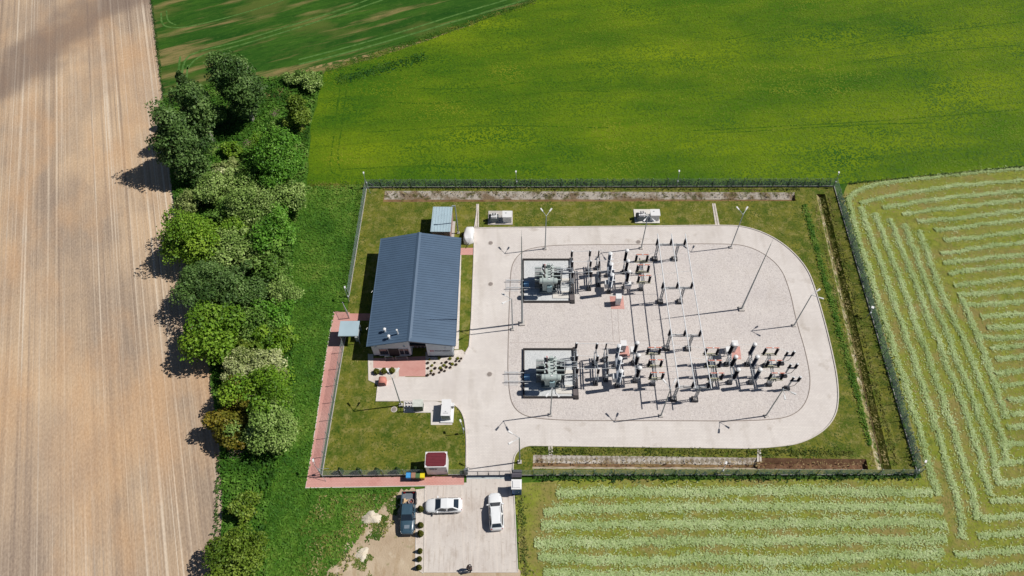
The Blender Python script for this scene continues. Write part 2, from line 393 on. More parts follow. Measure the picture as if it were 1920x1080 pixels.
def trough(name, q, lo, hi, depth, mats, seg=40):
    """q = near-left, near-right, far-right, far-left; bottom runs between fractions lo..hi from the near side"""
    root = bpy.data.objects.new(name, None); COL.objects.link(root); root['kind'] = 'structure'
    a, b, c, d = q
    rows = [(0, 0.03), (lo, -depth), (hi, -depth), (1, 0.03)]
    for k, nm in enumerate(('near_bank', 'bed', 'far_bank')):
        mb = MB(); vs = []
        for i in range(seg + 1):
            t = i / seg; n_, f_ = a.lerp(b, t), d.lerp(c, t)
            for s_, z_ in (rows[k], rows[k + 1]):
                p = n_.lerp(f_, s_ + (0 if s_ in (0, 1) else .05 * (random.random() - .5))); vs.append((p.x, p.y, z_ if s_ in (0, 1) else z_ + .05 * random.random()))
        mb.add(vs, [(2 * i, 2 * i + 2, 2 * i + 3, 2 * i + 1) for i in range(seg)])
        mb.add([(a.x, a.y, .03), tuple(a.lerp(d, lo))[:2] + (-depth,), tuple(a.lerp(d, hi))[:2] + (-depth,), (d.x, d.y, .03)] if k == 1 else [], [(0, 1, 2, 3)] if k == 1 else [])
        mb.add([(b.x, b.y, .03), tuple(b.lerp(c, lo))[:2] + (-depth,), tuple(b.lerp(c, hi))[:2] + (-depth,), (c.x, c.y, .03)] if k == 1 else [], [(3, 2, 1, 0)] if k == 1 else [])
        mb.build(nm, mats[k], root)
    return root
trough('ditch', D_TOP, .1, .42, .55, (m_straw, m_mud, m_slab))
def lattice(nt, N, L, tc, cur):
    mp = N('ShaderNodeMapping'); mp.inputs['Rotation'].default_value = (0, 0, R(45)); mp.inputs['Scale'].default_value = (2.2, 2.2, 2.2); L(tc.outputs['Object'], mp.inputs['Vector'])
    ck = N('ShaderNodeTexChecker'); ck.inputs['Scale'].default_value = 1.0; ck.inputs['Color1'].default_value = (1, 1, 1, 1); ck.inputs['Color2'].default_value = (.6, .57, .5, 1); L(mp.outputs[0], ck.inputs['Vector'])
    mx = N('ShaderNodeMixRGB'); mx.blend_type = 'MULTIPLY'; mx.inputs['Fac'].default_value = 1; L(cur, mx.inputs['Color1']); L(ck.outputs['Color'], mx.inputs['Color2']); return mx.outputs['Color']
m_slab2 = ground_mat('lattice_slab', [(A(190, 182, 172), A(216, 208, 198), (1.2, 1.2, 1), 5, .3, .7, 1), (A(130, 108, 80), None, (.5, .5, .5), 7, .54, .66, .7)], bump=.6, bump_scale=6, finish=lattice)
m_lip = ground_mat('pale_lip', [(A(182, 166, 142), A(208, 196, 176), (.8, .8, .8), 6, .3, .7, 1), (A(112, 112, 60), None, (.9, .9, 1), 6, .56, .68, .7)], bump=.6)
m_peat = ground_mat('dark_wet_earth', [(A(92, 66, 50), A(132, 102, 78), (.8, .8, .8), 6, .3, .7, 1), (A(150, 128, 96), None, (1.2, 1.2, 1), 6, .58, .68, .7)], bump=.9, bump_scale=5)
bl, br, fr_, fl = D_BOT; fx = (1422 - 998) / (1628 - 998)
trough('ditch', [bl, bl.lerp(br, fx), fl.lerp(fr_, fx), fl], .26, .5, .5, (m_lip, m_mud, m_slab2))
trough('ditch', [bl.lerp(br, fx), br, fr_, fl.lerp(fr_, fx)], .2, .62, .55, (m_lip, m_peat, m_peat))
trough('ditch', D_RGT, .22, .55, .7, (m_straw, m_mud, m_straw)) if False else None
# right-hand ditch runs towards the viewer: its slabs lie on the left bank
a_, b_, c_, d_ = D_RGT
m_bankr = ground_mat('weedy_stone_bank', [(A(128, 122, 74), A(168, 156, 116), (.6, .6, .6), 6, .3, .7, 1), (A(200, 190, 168), None, (1.3, 1.3, 1), 6, .52, .62, .8), (A(84, 104, 34), None, (.9, .9, 1), 6, .5, .6, .9)], bump=1, bump_scale=5, bump_dist=.1)
m_bedr = ground_mat('weedy_bed', [(A(70, 62, 40), A(120, 104, 70), (1, 1, 1), 5, .3, .7, 1), (A(72, 88, 28), None, (.7, .7, 1), 5, .48, .6, .9)], bump=1, bump_scale=5)
trough('ditch', [a_, d_, c_, b_], .5, .64, .65, (m_bankr, m_bedr, m_lawn))

# -- paved road, gravel yard, paths --------------------------------------------
def paver_mat(name, ca, cb, bw, bh, rot=R(-2), mortar=.02, dark=.82, stains=()):
    def fin(nt, N, L, tc, cur):
        mp = N('ShaderNodeMapping'); mp.inputs['Rotation'].default_value = (0, 0, -rot); L(tc.outputs['Object'], mp.inputs['Vector'])
        br = N('ShaderNodeTexBrick'); br.inputs['Scale'].default_value = 1; br.inputs['Brick Width'].default_value = bw; br.inputs['Row Height'].default_value = bh; br.inputs['Mortar Size'].default_value = mortar
        br.inputs['Color1'].default_value = (1, 1, 1, 1); br.inputs['Color2'].default_value = (.93, .93, .93, 1); br.inputs['Mortar'].default_value = (dark, dark, dark, 1)
        L(mp.outputs[0], br.inputs['Vector']); mx = N('ShaderNodeMixRGB'); mx.blend_type = 'MULTIPLY'; mx.inputs['Fac'].default_value = 1
        L(cur, mx.inputs['Color1']); L(br.outputs['Color'], mx.inputs['Color2']); return mx.outputs['Color']
    return ground_mat(name, [(ca, cb, (.16, .16, .16), 5, .3, .7, 1)] + list(stains), bump=.25, bump_scale=8, bump_dist=.02, finish=fin, rough=.9)
m_road = paver_mat('concrete_pavers', A(224, 216, 210), A(236, 229, 223), .4, .2, stains=[(A(198, 188, 178), None, (.5, .1, .3), 6, .5, .7, .5), (A(240, 233, 226), None, (.12, .5, .5), 5, .54, .7, .5), (A(186, 174, 162), None, (.35, .35, .3), 7, .6, .72, .6)])
m_yard = ground_mat('yard_gravel', [(A(210, 202, 198), A(222, 214, 208), (.2, .2, .25), 6, .3, .7, 1), (A(176, 168, 166), None, (3.8, 3.8, 4), 4, .48, .66, .5), (A(196, 186, 178), None, (.45, .2, .3), 6, .52, .7, .4), (A(238, 232, 228), None, (4.8, 4.8, 4), 4, .5, .66, .5)], bump=1, bump_scale=9, bump_dist=.05)
m_kerb = plain('kerb_concrete', A(216, 208, 200), .9, var=.1)
m_kerbl = plain('trench_lid', A(190, 178, 172), .9, var=.1)
m_kerbd = plain('kerb_dark', A(150, 138, 130), .9, var=.15)
m_red = paver_mat('red_pavers', A(212, 152, 142), A(226, 178, 168), .4, .2, mortar=.025, dark=.8, stains=[(A(198, 134, 124), None, (.5, .5, .5), 5, .55, .7, .5)])
m_lot = paver_mat('car_park_pavers', A(214, 204, 196), A(228, 220, 212), .2, .1, mortar=.012, dark=.88, rot=R(1.5), stains=[(A(176, 160, 146), None, (.5, .35, .5), 6, .52, .72, .6), (A(234, 224, 214), None, (2.6, .2, 1), 5, .5, .66, .7), (A(190, 176, 164), None, (3.1, .25, 1), 5, .54, .68, .6), (A(170, 152, 136), None, (2.2, 2.2, 1), 6, .6, .72, .5)])
m_dirt = ground_mat('sandy_ground', [(A(180, 158, 132), A(206, 188, 162), (.3, .3, .3), 6, .3, .7, 1), (A(166, 140, 106), None, (.9, .3, .5), 5, .52, .7, .6), (A(222, 208, 184), None, (.7, .7, .7), 5, .56, .7, .6), (A(108, 118, 52), None, (.45, .45, .4), 6, .58, .68, .9)], bump=.8, bump_scale=5)

arc = smooth_poly([G(1340, 423), G(1400, 424), G(1462, 450), G(1512, 498), G(1532, 552), G(1556, 640), G(1574, 730), G(1566, 792), G(1508, 832), G(1436, 840), G(1400, 841)], 3, False)
nook = smooth_poly([G(1010, 836), G(984, 836), G(966, 850), G(962, 872), G(962, 888)], 3, False)
west = smooth_poly([G(874, 880), G(875, 812), G(868, 772), G(846, 754), G(818, 752)], 3, False)
ROAD = [G(890, 428)] + arc + nook + [G(962, 898), G(875, 898)] + west + [G(762, 751), G(705, 752), G(709, 720), G(750, 707), G(798, 707), G(846, 694), G(866, 677), G(872, 664), G(880, 650), G(884, 600), G(888, 500)]
road = sheet('road', ROAD, 0.045, m_road)
ribbon('kerb', [G(890, 428)] + arc + nook, .14, .045, m_kerb, road, h=.10)
ribbon('kerb', west, .14, .045, m_kerb, road, h=.10)
ribbon('kerb', [G(872, 664), G(880, 650), G(884, 600), G(888, 500), G(890, 428), G(896, 384)], .16, .045, m_kerb, road, h=.10)
ribbon('kerb', [G(818, 752), G(705, 752), G(709, 720)], .14, .045, m_kerb, road, h=.06)
YARD = smooth_poly([G(1000, 460), G(1160, 459), G(1340, 457), G(1406, 460), G(1462, 496), G(1482, 548), G(1492, 600), G(1512, 664), G(1522, 728), G(1500, 776), G(1440, 790), G(1230, 789), G(1016, 789), G(962, 772), G(952, 716), G(953, 640), G(956, 540), G(960, 486)], 3)
yard = sheet('gravel_yard', YARD, 0.055, m_yard)
ribbon('kerb', YARD, .10, .055, m_kerbd, yard, closed=True, h=.03)
# seams across the gravel (buried cable trench lids)
for pts in [[(957, 643), (1160, 640), (1340, 638)], [(955, 520), (955, 580)], [(1146, 580), (1150, 640)], [(1158, 580), (1162, 648)]]:
    ribbon('trench_edge', gp(pts), .05, .060, m_kerbl, yard, h=.01)

PATH = gp([(626, 584), (656, 586), (650, 632), (632, 700), (616, 790), (601, 880), (600, 895), (760, 894), (870, 892), (870, 910), (573, 915), (592, 800), (612, 660)])
path = sheet('footpath', PATH, 0.04, m_red)
ribbon('kerb', gp([(626, 584), (612, 660), (592, 800), (573, 915), (870, 910)]), .10, .042, m_kerb, path, h=.03)
sheet('footpath', gp([(655, 588), (694, 588), (694, 601), (653, 602)]), 0.038, m_red)
sheet('footpath', gp([(862, 465), (889, 465), (888, 478), (862, 478)]), 0.038, m_red)
sheet('terrace', gp([(700, 672), (798, 668), (798, 706), (748, 706), (748, 690), (700, 690)]), 0.043, m_red)
m_bed = ground_mat('white_gravel', [(A(212, 200, 190), A(232, 224, 214), (1, 1, 1), 5, .3, .7, 1), (A(180, 166, 156), None, (4, 4, 4), 5, .52, .7, .5)], bump=1, bump_scale=9, bump_dist=.04)
sheet('gravel_bed', gp([(692, 664), (693, 712), (707, 722), (722, 724), (760, 716), (760, 690), (700, 690), (700, 664)]), 0.0405, m_bed)
sheet('gravel_bed', gp([(798, 660), (798, 716), (848, 702), (872, 684), (880, 668), (866, 656)]), 0.0415, m_bed)
ribbon('kerb_strip', gp([(691, 664), (692, 713), (708, 720)]), .16, .044, m_kerb, h=.05, kind='structure')
sheet('wall_strip', gp([(858, 478), (865, 478), (860, 655), (852, 655)]), 0.036, m_bed)

LOT = gp([(797, 908), (875, 905), (875, 896), (960, 896), (971, 1073), (795, 1073)])
lot = sheet('car_park', LOT, 0.034, m_lot)
ribbon('kerb', gp([(797, 916), (795, 1073), (971, 1073), (963, 910)]), .14, .034, m_kerb, lot, h=.05)
sheet('planting_strip', gp([(781, 918), (796, 916), (794, 1075), (779, 1066)]), 0.032, m_bed)
ribbon('kerb_strip', gp([(781, 918), (779, 1066), (794, 1075)]), .1, .034, m_kerb, h=.04, kind='structure')
sheet('dirt_ground', ragged(gp([(748, 921), (781, 918), (779, 1060), (795, 1064), (968, 1064), (985, 1078), (985, 1200), (560, 1200), (596, 1086), (622, 1050), (648, 1014), (680, 984), (700, 955), (726, 934)]), .3, .9), 0.022, m_dirt)
m_thr = plain('gate_slab', A(196, 204, 204), .85)
sheet('gate_threshold', gp([(875, 893), (957, 893), (957, 898), (875, 898)]), 0.052, m_thr)

# concrete drain channels
m_drain = plain('drain_concrete', A(214, 206, 194), .9, var=.18, scale=2)
for q in ([(1335, 382), (1341, 382), (1349, 422), (1341, 422)], [(893, 383), (898, 383), (898, 426), (892, 426)], [(1028, 837), (1036, 837), (1037, 854), (1029, 854)], [(1420, 843), (1426, 843), (1428, 866), (1419, 866)]):
    p = gp(q); o = MB().prism([(v.x, v.y) for v in p], 0.0, .085).build('drain_channel', m_drain); o['kind'] = 'structure'
    c0, c1 = (p[0] + p[1]) / 2, (p[2] + p[3]) / 2
    ribbon('groove', [c0, c1], .14, .088, m_kerbd, o)
# manholes
m_iron = plain('cast_iron', A(148, 138, 132), .8, var=.2, scale=5)
for k, (px, py, where) in enumerate([(920, 456, 'in the road beside the building roof, nearest the shed'), (920, 533, 'in the road level with the middle of the long roof'), (918, 702, 'in the road level with the terrace'), (739, 768, 'in the lawn beside the lamp post'), (1197, 454, 'in the top road beside a lamp post')]):
    c = G(px, py)
    t = thing('manhole', 'round grey iron manhole cover ' + where, 'manhole', (c.x, c.y, .046))
    MB().lathe([(.42, 0), (.42, .03)], n=20).build('rim', m_kerb, t); MB().lathe([(.34, .02), (.34, .045)], n=20).build('lid', m_iron, t)

# small soil patches: dry brush, sand, path vents

# ================================================================== VEGETATION
m_bark = plain('bark', A(110, 100, 86), .9, var=.3, scale=4)
m_birch = plain('pale_bark', A(176, 170, 158), .9, var=.3, scale=4)
PAL = {   # picture colours of sunlit leaves, dark to light
    'dark':   [(52, 80, 40), (84, 114, 62), (132, 160, 104)],
    'fir':    [(44, 66, 36), (62, 88, 46), (90, 116, 62)],
    'maple':  [(62, 112, 26), (96, 150, 46), (140, 184, 84)],
    'lime':   [(74, 112, 20), (108, 146, 34), (150, 180, 64)],
    'olive':  [(74, 98, 24), (108, 132, 42), (146, 162, 72)],
    'pale':   [(96, 126, 58), (140, 168, 92), (190, 208, 144)],
    'blossom': [(124, 142, 76), (188, 194, 144), (244, 242, 214)],
    'mid':    [(66, 102, 36), (100, 136, 58), (140, 168, 92)],
    'rust':   [(86, 80, 20), (120, 106, 30), (150, 128, 46)],
    'grey':   [(104, 124, 66), (142, 156, 98), (182, 188, 136)],
}
def crown_mesh(name, pal, h, z0, rx, ry, shape, n, leaf, seed, lump=.32):
    r = np.random.default_rng(seed)
    K = int(22 + 8 * max(rx, ry)) if shape != 'tall' else int(44 + 5 * h)
    hz = (h - z0) / 2
    u = norm(r.normal(size=(K, 3))); rad = r.uniform(.35, .9, K)[:, None]
    c = u * rad
    c[:, 2] = np.where(c[:, 2] < -.35, c[:, 2] * (.6 if shape == 'round' else 1.0), c[:, 2])
    if shape == 'tall':                                   # narrower towards the tip, ragged skirt
        t = (c[:, 2] + 1) / 2; c[:, :2] *= (1.12 - .62 * t ** 1.6)[:, None]
    if shape == 'fir':
        t = r.uniform(0, 1, K); a = r.uniform(0, 6.28, K); rr = (1 - t) * r.uniform(.4, 1, K)
        c = np.stack([rr * np.cos(a), rr * np.sin(a), t * 2 - 1], 1)
    vv = r.normal(size=(4, 3)); ph = r.uniform(0, 6.28, 4); un = norm(c)
    c = c * (1 + .13 * np.sin(un @ vv.T * 2.4 + ph).sum(1))[:, None]        # uneven outline
    C = np.stack([c[:, 0] * rx, c[:, 1] * ry, z0 + hz + c[:, 2] * hz], 1)
    rm = min(rx, ry)
    cr = rm * lump * r.uniform(.5, 1.4, K)
    if shape == 'fir': cr *= .75
    w = cr ** 2 * r.uniform(.35, 1.4, K); w = w / w.sum(); idx = r.choice(K, n, p=w)
    d = norm(r.normal(size=(n, 3))); d[:, 2] = np.where(d[:, 2] < -.3, -d[:, 2] * .7, d[:, 2]); rr = r.uniform(.35, 1.12, n) ** .6
    P = C[idx] + d * (cr[idx] * rr)[:, None] * np.array([1.15, 1.15, .9])
    N_ = norm(d * .8 + r.normal(size=(n, 3)) * .55 + np.array([.12, 0, .4]))
    T = norm(np.cross(N_, r.normal(size=(n, 3)))); B = np.cross(N_, T)
    s = leaf * r.uniform(.6, 1.35, n)[:, None]
    tone = np.clip(r.normal(.5, .17, K)[idx] + r.normal(0, .15, n), 0, 1)
    cm = r.uniform(0, .3, K)[idx][:, None]; tint = (mix([A(*q) for q in PAL[pal]], tone) * (1 - cm) + mix([A(*q) for q in PAL['mid']], tone) * cm) * r.uniform(.85, 1.15, (n, 1)) * np.array([.98, 1.0, .8])
    return quads_mesh(name, P, T * s / 2, B * s / 2 * .72, tint), C
def tree(name, label, base, h, rx, ry=None, shape='round', pal='mid', z0=None, leaf=.30, dens=1.0, seed=0, group=None, lump=.32, bark=None, cat='tree'):
    ry = ry or rx; k_ = 1.22 if shape == 'tall' else (1.34 if shape == 'round' else 1.1); rx, ry = rx * k_, ry * k_; h *= 1.08; leaf *= .8; z0 = h * .04 if z0 is None else z0
    t = thing(name, label, cat, (base[0], base[1], 0), random.uniform(0, 6.28) * 0, group)
    n = int(dens * 400 * (rx + ry) / 2 * max((rx + ry) / 2, (h - z0) / 2) / (leaf / .3) ** 1.6)
    me, C = crown_mesh('crown', pal, h, z0, rx, ry, shape, n, leaf, seed, lump)
    link('crown', me, LEAF, t)
    mb = MB(); r0 = max(.05, .028 * h); top = h * (.82 if shape != 'round' else .6)
    pts = [Vector((0, 0, -.1)), Vector((random.uniform(-.1, .1), random.uniform(-.1, .1), top * .5)), Vector((random.uniform(-.2, .2), random.uniform(-.2, .2), top))]
    mb.tube(pts[0], pts[1], r0, r0 * .7, 7); mb.tube(pts[1], pts[2], r0 * .7, r0 * .25, 7)
    for k in range(0, len(C), 2):
        p = Vector(C[k]); s = min(.9, max(.2, p.z / top * .75)); st = pts[0].lerp(pts[2], s)
        mb.tube(st, p, r0 * .3, r0 * .08, 4, False)
    mb.build('trunk', bark or m_bark, t)
    return t
def hgt(bx, by, tx, ty):
    """height of something standing at mark b whose tip is at mark t"""
    g = G(bx, by); best = (1e9, 0)
    for h in np.arange(0.5, 24, .1):
        w = G(tx, ty, h); e = (w - g).xy.length
        if e < best[0]: best = (e, float(h))
    return best[1]
# (name, label, base mark, height m, rx, ry, shape, palette, options)
TREES = [
 ('birch_tree', 'tallest dark green tree, standing alone at the top of the hedge', (474, 226), 14.6, 3.7, 3.5, 'tall', 'dark', {'leaf': .34, 'dens': 1.25}),
 ('birch_tree', 'tall dark tree left of the tallest tree, its tip a dark spike', (400, 266), 13.0, 2.7, 2.9, 'tall', 'dark', {'leaf': .34, 'dens': 1.3}),
 ('spruce_tree', 'narrow dark spruce poking up behind the tall tree at the field corner', (382, 232), 12.0, 1.9, 1.9, 'fir', 'fir', {'leaf': .3, 'dens': 2.0}),
 ('birch_tree', 'tall dark tree on the ploughed field edge with the widest shadow', (362, 318), 12.0, 3.2, 3.2, 'tall', 'dark', {'leaf': .34, 'dens': 1.3}),
 ('willow_tree', 'dark bushy tree with drooping branches beneath the tall corner trees', (372, 336), 7.0, 2.4, 2.4, 'tall', 'dark', {'leaf': .32}),
 ('maple_tree', 'dense round bright green tree bordering the barley field', (543, 342), 8.2, 3.4, 3.4, 'round', 'maple', {'leaf': .3, 'dens': 1.3}),
 ('field_maple', 'small yellow-green tree touching the round bright green tree', (504, 300), 5.0, 1.9, 1.8, 'round', 'lime', {}),
 ('alder_tree', 'dark slender tree by the barley edge with a yellowish right side', (568, 240), 7.0, 1.7, 2.0, 'tall', 'olive', {'dens': 1.3}),
 ('elder_bush', 'yellow-green bush under the tallest tree, in the grass clearing', (437, 290), 2.4, 1.4, 1.2, 'round', 'lime', {'cat': 'bush'}),
 ('hawthorn_bush', 'pale bush at the top corner of hedge and barley field', (588, 166), 2.4, 1.8, 1.7, 'round', 'pale', {'cat': 'bush'}),
 ('hawthorn_bush', 'second pale bush at the hedge top, left of the corner one', (560, 156), 1.9, 1.7, 1.5, 'round', 'pale', {'cat': 'bush'}),
 ('elder_bush', 'small green bush between dark slender tree and round bright tree', (522, 250), 2.2, 1.1, 1.0, 'round', 'mid', {'cat': 'bush'}),
 ('thorn_bush', 'grey twiggy bush in the middle of the hedge clearing', (428, 318), 1.5, 2.0, 1.1, 'round', 'grey', {'cat': 'bush', 'dens': .8}),
 ('goat_willow', 'pale silvery bush left of the large pale willow', (412, 372), 4.0, 3.0, 2.6, 'round', 'pale', {}),
 ('goat_willow', 'whitish blossom-like bush above the silvery bush', (430, 352), 3.6, 1.7, 1.5, 'round', 'blossom', {'cat': 'bush'}),
 ('thorn_bush', 'pale grey bush leaning over the ploughed field edge', (362, 396), 3.0, 1.7, 1.8, 'round', 'grey', {'cat': 'bush'}),
 ('willow_tree', 'large pale green willow in the middle of the hedge', (494, 408), 6.2, 3.4, 3.2, 'round', 'pale', {'leaf': .26, 'dens': 1.15}),
 ('hazel_bush', 'mid green tree between round bright tree and large pale willow', (480, 356), 5.0, 2.0, 1.8, 'round', 'mid', {}),
 ('hawthorn_bush', 'pale bush on the barley corner below the round bright tree', (556, 392), 4.4, 1.9, 2.4, 'round', 'pale', {'cat': 'bush'}),
 ('hazel_bush', 'dark green bush squeezed between the two pale willows', (434, 414), 4.2, 1.8, 1.9, 'round', 'mid', {'cat': 'bush'}),
 ('lime_tree', 'broad yellow-green tree overhanging the ploughed field', (378, 480), 8.0, 3.8, 3.4, 'round', 'lime', {'dens': 1.2, 'lump': .36}),
 ('hazel_bush', 'yellow-green bush right of the broad yellow-green tree', (448, 446), 4.2, 2.0, 1.6, 'round', 'lime', {'cat': 'bush'}),
 ('goat_willow', 'pale olive tree in front of the broad yellow-green tree', (460, 494), 5.6, 3.0, 2.6, 'round', 'pale', {}),
 ('maple_tree', 'bright green tree beside the grass strip, level with the long roof top', (522, 470), 6.4, 2.7, 2.8, 'round', 'maple', {}),
 ('willow_tree', 'dark willow on the field edge with a pointed shadow', (400, 566), 7.6, 2.8, 2.8, 'round', 'dark', {'leaf': .26, 'dens': 1.2}),
 ('willow_tree', 'wide dark willow right of the pointed-shadow willow', (462, 566), 6.8, 3.4, 2.6, 'round', 'dark', {'leaf': .26, 'dens': 1.1}),
 ('elder_bush', 'green and yellow bush right beside the grass strip above the feathery bush', (520, 520), 4.8, 2.4, 2.0, 'round', 'mid', {'cat': 'bush'}),
 ('tamarisk_bush', 'feathery pale bush reaching furthest out over the grass strip', (542, 566), 3.8, 2.1, 1.9, 'round', 'pale', {'cat': 'bush', 'leaf': .22}),
 ('maple_tree', 'bright green leafy tree on the field edge below the willows', (420, 646), 7.2, 3.2, 3.2, 'round', 'lime', {'leaf': .36, 'dens': 1.2}),
 ('hazel_bush', 'dull green tree in the hedge level with the small flat-roofed shelter', (490, 628), 5.0, 2.6, 2.2, 'round', 'mid', {}),
 ('maple_tree', 'light green tree at the grass strip left of the shelter', (524, 612), 4.6, 2.2, 2.0, 'round', 'maple', {}),
 ('lime_tree', 'yellowish green bush below the light green tree by the shelter', (520, 654), 4.0, 2.5, 1.9, 'round', 'lime', {'cat': 'bush'}),
 ('thorn_bush', 'brownish thin bush in the hedge centre above the white blossom tree', (482, 660), 3.6, 1.7, 1.5, 'round', 'olive', {'cat': 'bush'}),
 ('blossom_tree', 'white flowering tree in the lower clump of the hedge', (492, 708), 4.6, 3.4, 2.2, 'round', 'blossom', {'leaf': .24, 'dens': 1.1}),
 ('lime_tree', 'big yellow-green tree in the middle of the lower clump', (512, 762), 6.6, 3.2, 2.8, 'round', 'lime', {'dens': 1.2}),
 ('copper_tree', 'rust-brown tree at the left side of the lower clump', (440, 812), 4.8, 2.0, 2.2, 'round', 'rust', {'dens': 1.2}),
 ('copper_tree', 'brown-green tree between rust-brown tree and white blossom', (468, 762), 5.0, 1.7, 2.2, 'round', 'rust', {}),
 ('goat_willow', 'pale green round tree at the bottom of the lower clump', (516, 818), 5.2, 2.9, 2.6, 'round', 'pale', {'leaf': .24, 'dens': 1.2}),
 ('elder_bush', 'lone yellow-green bush in the grass below the clump', (466, 960), 2.6, 1.3, 1.4, 'round', 'olive', {'cat': 'bush', 'dens': 1.3}),
 ('apple_tree', 'round olive tree cut by the bottom edge of the picture', (452, 1054), 4.4, 2.45, 2.35, 'round', 'olive', {'leaf': .26, 'dens': 1.1}),
]
for k, (nm, lb, b, h, rx, ry, shp, pal, op) in enumerate(TREES):
    g = G(*b); op = dict(op)
    tree(nm, lb, (g.x, g.y), h, rx, ry, shp, pal, seed=100 + k, group='trees and bushes of the hedge', bark=m_birch if nm == 'birch_tree' else None, **op)

# brushwood heaps -----------------------------------------------------------
m_twig = plain('dry_twigs', A(168, 150, 132), .9, var=.3, scale=5)
for (px, py, r_, lb) in [(444, 846, 1.5, 'heap of dry grey brushwood in the grass below the rust-brown tree'), (514, 214, 1.2, 'small heap of dry twigs in the clearing beside the dark slender tree'), (466, 270, 1.2, 'pale dry branches lying beside the yellow-green clearing bush')]:
    c = G(px, py); mb = MB()
    for k in range(150):
        a = random.uniform(0, 6.28); d = r_ * math.sqrt(random.random()) * .8; hh = .5 * (1 - d / r_) * random.random()
        p = Vector((d * math.cos(a), d * math.sin(a), .05 + hh)); b = random.uniform(0, 6.28); q = Vector((math.cos(b), math.sin(b), random.uniform(-.2, .3))) * random.uniform(.25, .6)
        mb.tube(p - q, p + q, .035, .018, 3, False)
    o = mb.build('brushwood_heap', m_twig); o.location = (c.x, c.y, 0); tag(o, lb, 'brushwood', 'brushwood heaps')

# grasses ------------------------------------------------------------------
gA = lambda cols: [A(*c) for c in cols]
# hedge bed: tall weeds under and around the trees
HB = gp([(300, 190), (420, 150), (520, 145), (606, 136), (600, 170), (582, 240), (576, 330), (572, 360), (556, 420), (548, 520), (548, 640), (556, 700), (552, 780), (520, 880), (500, 960), (505, 1090), (400, 1090), (416, 1000), (418, 950), (412, 845), (400, 750), (390, 655), (362, 556), (342, 476), (330, 400), (316, 300)])
x, y = sample(HB, 34)
w = .62 * fbm(x, y, 3.2, 11) + .38 * fbm(x, y, .9, 12)
tufts('weeds', x, y, .34, mix(gA([(40, 76, 18), (66, 112, 28), (96, 140, 46), (136, 162, 80)]), (w - .25) * 1.9) * rng.uniform(.75, 1.25, (len(x), 1)), 'tall green weeds and grass under the hedge', zvar=.4, tilt=.4)
# deep green verge grass beside the path and fence
VG = gp([(578, 350), (688, 348), (655, 556), (628, 582), (612, 660), (592, 800), (573, 916), (742, 917), (716, 950), (684, 992), (650, 1042), (596, 1090), (500, 1090), (500, 960), (522, 880), (552, 780), (556, 700), (546, 640), (546, 520), (556, 420), (572, 360)])
x, y = sample(VG, 48)
w = .5 * fbm(x, y, 5.0, 21) + .3 * fbm(x, y, 1.3, 22) + .2 * rng.random(len(x))
tufts('verge_grass', x, y, .30, mix(gA([(50, 96, 22), (72, 118, 30), (96, 138, 42), (132, 156, 66)]), (w - .22) * 1.7) * rng.uniform(.8, 1.2, (len(x), 1)), 'lush dark green grass between the hedge and the fence', zvar=.12, tilt=.26, lift=.12)
# dry fringes: dirt area edge
DG = gp([(600, 930), (745, 922), (742, 975), (712, 1020), (670, 1085), (560, 1085), (560, 1000)])
x, y = sample(DG, 30); k = fbm(x, y, 2.2, 31) > .47; x, y = x[k], y[k]
tufts('dry_grass', x, y, .26, mix(gA([(70, 100, 26), (128, 134, 60), (176, 162, 110)]), fbm(x, y, 2.5, 32) * 1.2 - .1), 'thin dry grass at the edge of the sandy ground', zvar=.1)
# grass creeping over the sandy ground, thinning out towards the pickup
DX = gp([(640, 930), (752, 921), (748, 960), (728, 985), (712, 1010), (700, 1085), (590, 1085), (640, 1020), (690, 960)])
x, y = sample(DX, 90); ex = np.array([p[0] for p in gp([(716, 990)])])
d_ = (x - G(690, 990).x) * .8 - (y - G(690, 990).y) * .35
k = fbm(x, y, 1.7, 33) + .1 * (rng.random(len(x)) - .5) > .45 + d_ * .03; x, y = x[k], y[k]
w = .6 * fbm(x, y, 1.5, 34) + .4 * rng.random(len(x))
tufts('creeping_grass', x, y, .24, mix(gA([(48, 88, 20), (78, 112, 34), (116, 130, 58), (176, 164, 112)]), (w - .2) * 1.6), 'patchy grass creeping over the sandy ground left of the pickup', zvar=.04, tilt=.2, lift=.08, z0=.02)
# bare sandy spots showing in the rough grass
x, y = sample(gp([(600, 930), (720, 930), (700, 985), (640, 1085), (560, 1085), (580, 990)]), 40); k = .7 * fbm(x, y, 2.0, 36) + .3 * rng.random(len(x)) > .59; x, y = x[k], y[k]
tufts('dry_tufts', x, y, .2, mix(gA([(104, 124, 48), (146, 146, 80), (190, 180, 128)]), rng.random(len(x))), 'bare straw-coloured spots in the rough grass', zvar=.02, tilt=.12, lift=.05, z0=.16)
# barley: faint standing texture
BB = gp([(609, 136), (830, 68), (1005, 4), (1100, -40), (2010, -40), (2010, 302), (1720, 332), (1590, 345), (690, 347), (577, 345), (584, 235)])
x, y = sample(BB, 10)
yy = y + x * .09
w = .5 * fbm(x * .25, yy, 3.2, 41) + .5 * fbm(x, y, 10, 42)
tufts('barley', x, y, .34, mix(gA([(56, 104, 12), (86, 122, 14), (112, 140, 18), (138, 154, 32)]), (w - .24) * 1.9) * rng.uniform(.85, 1.15, (len(x), 1)), 'yellow-green standing barley', zvar=.0, tilt=.10, z0=.02, lift=.05)
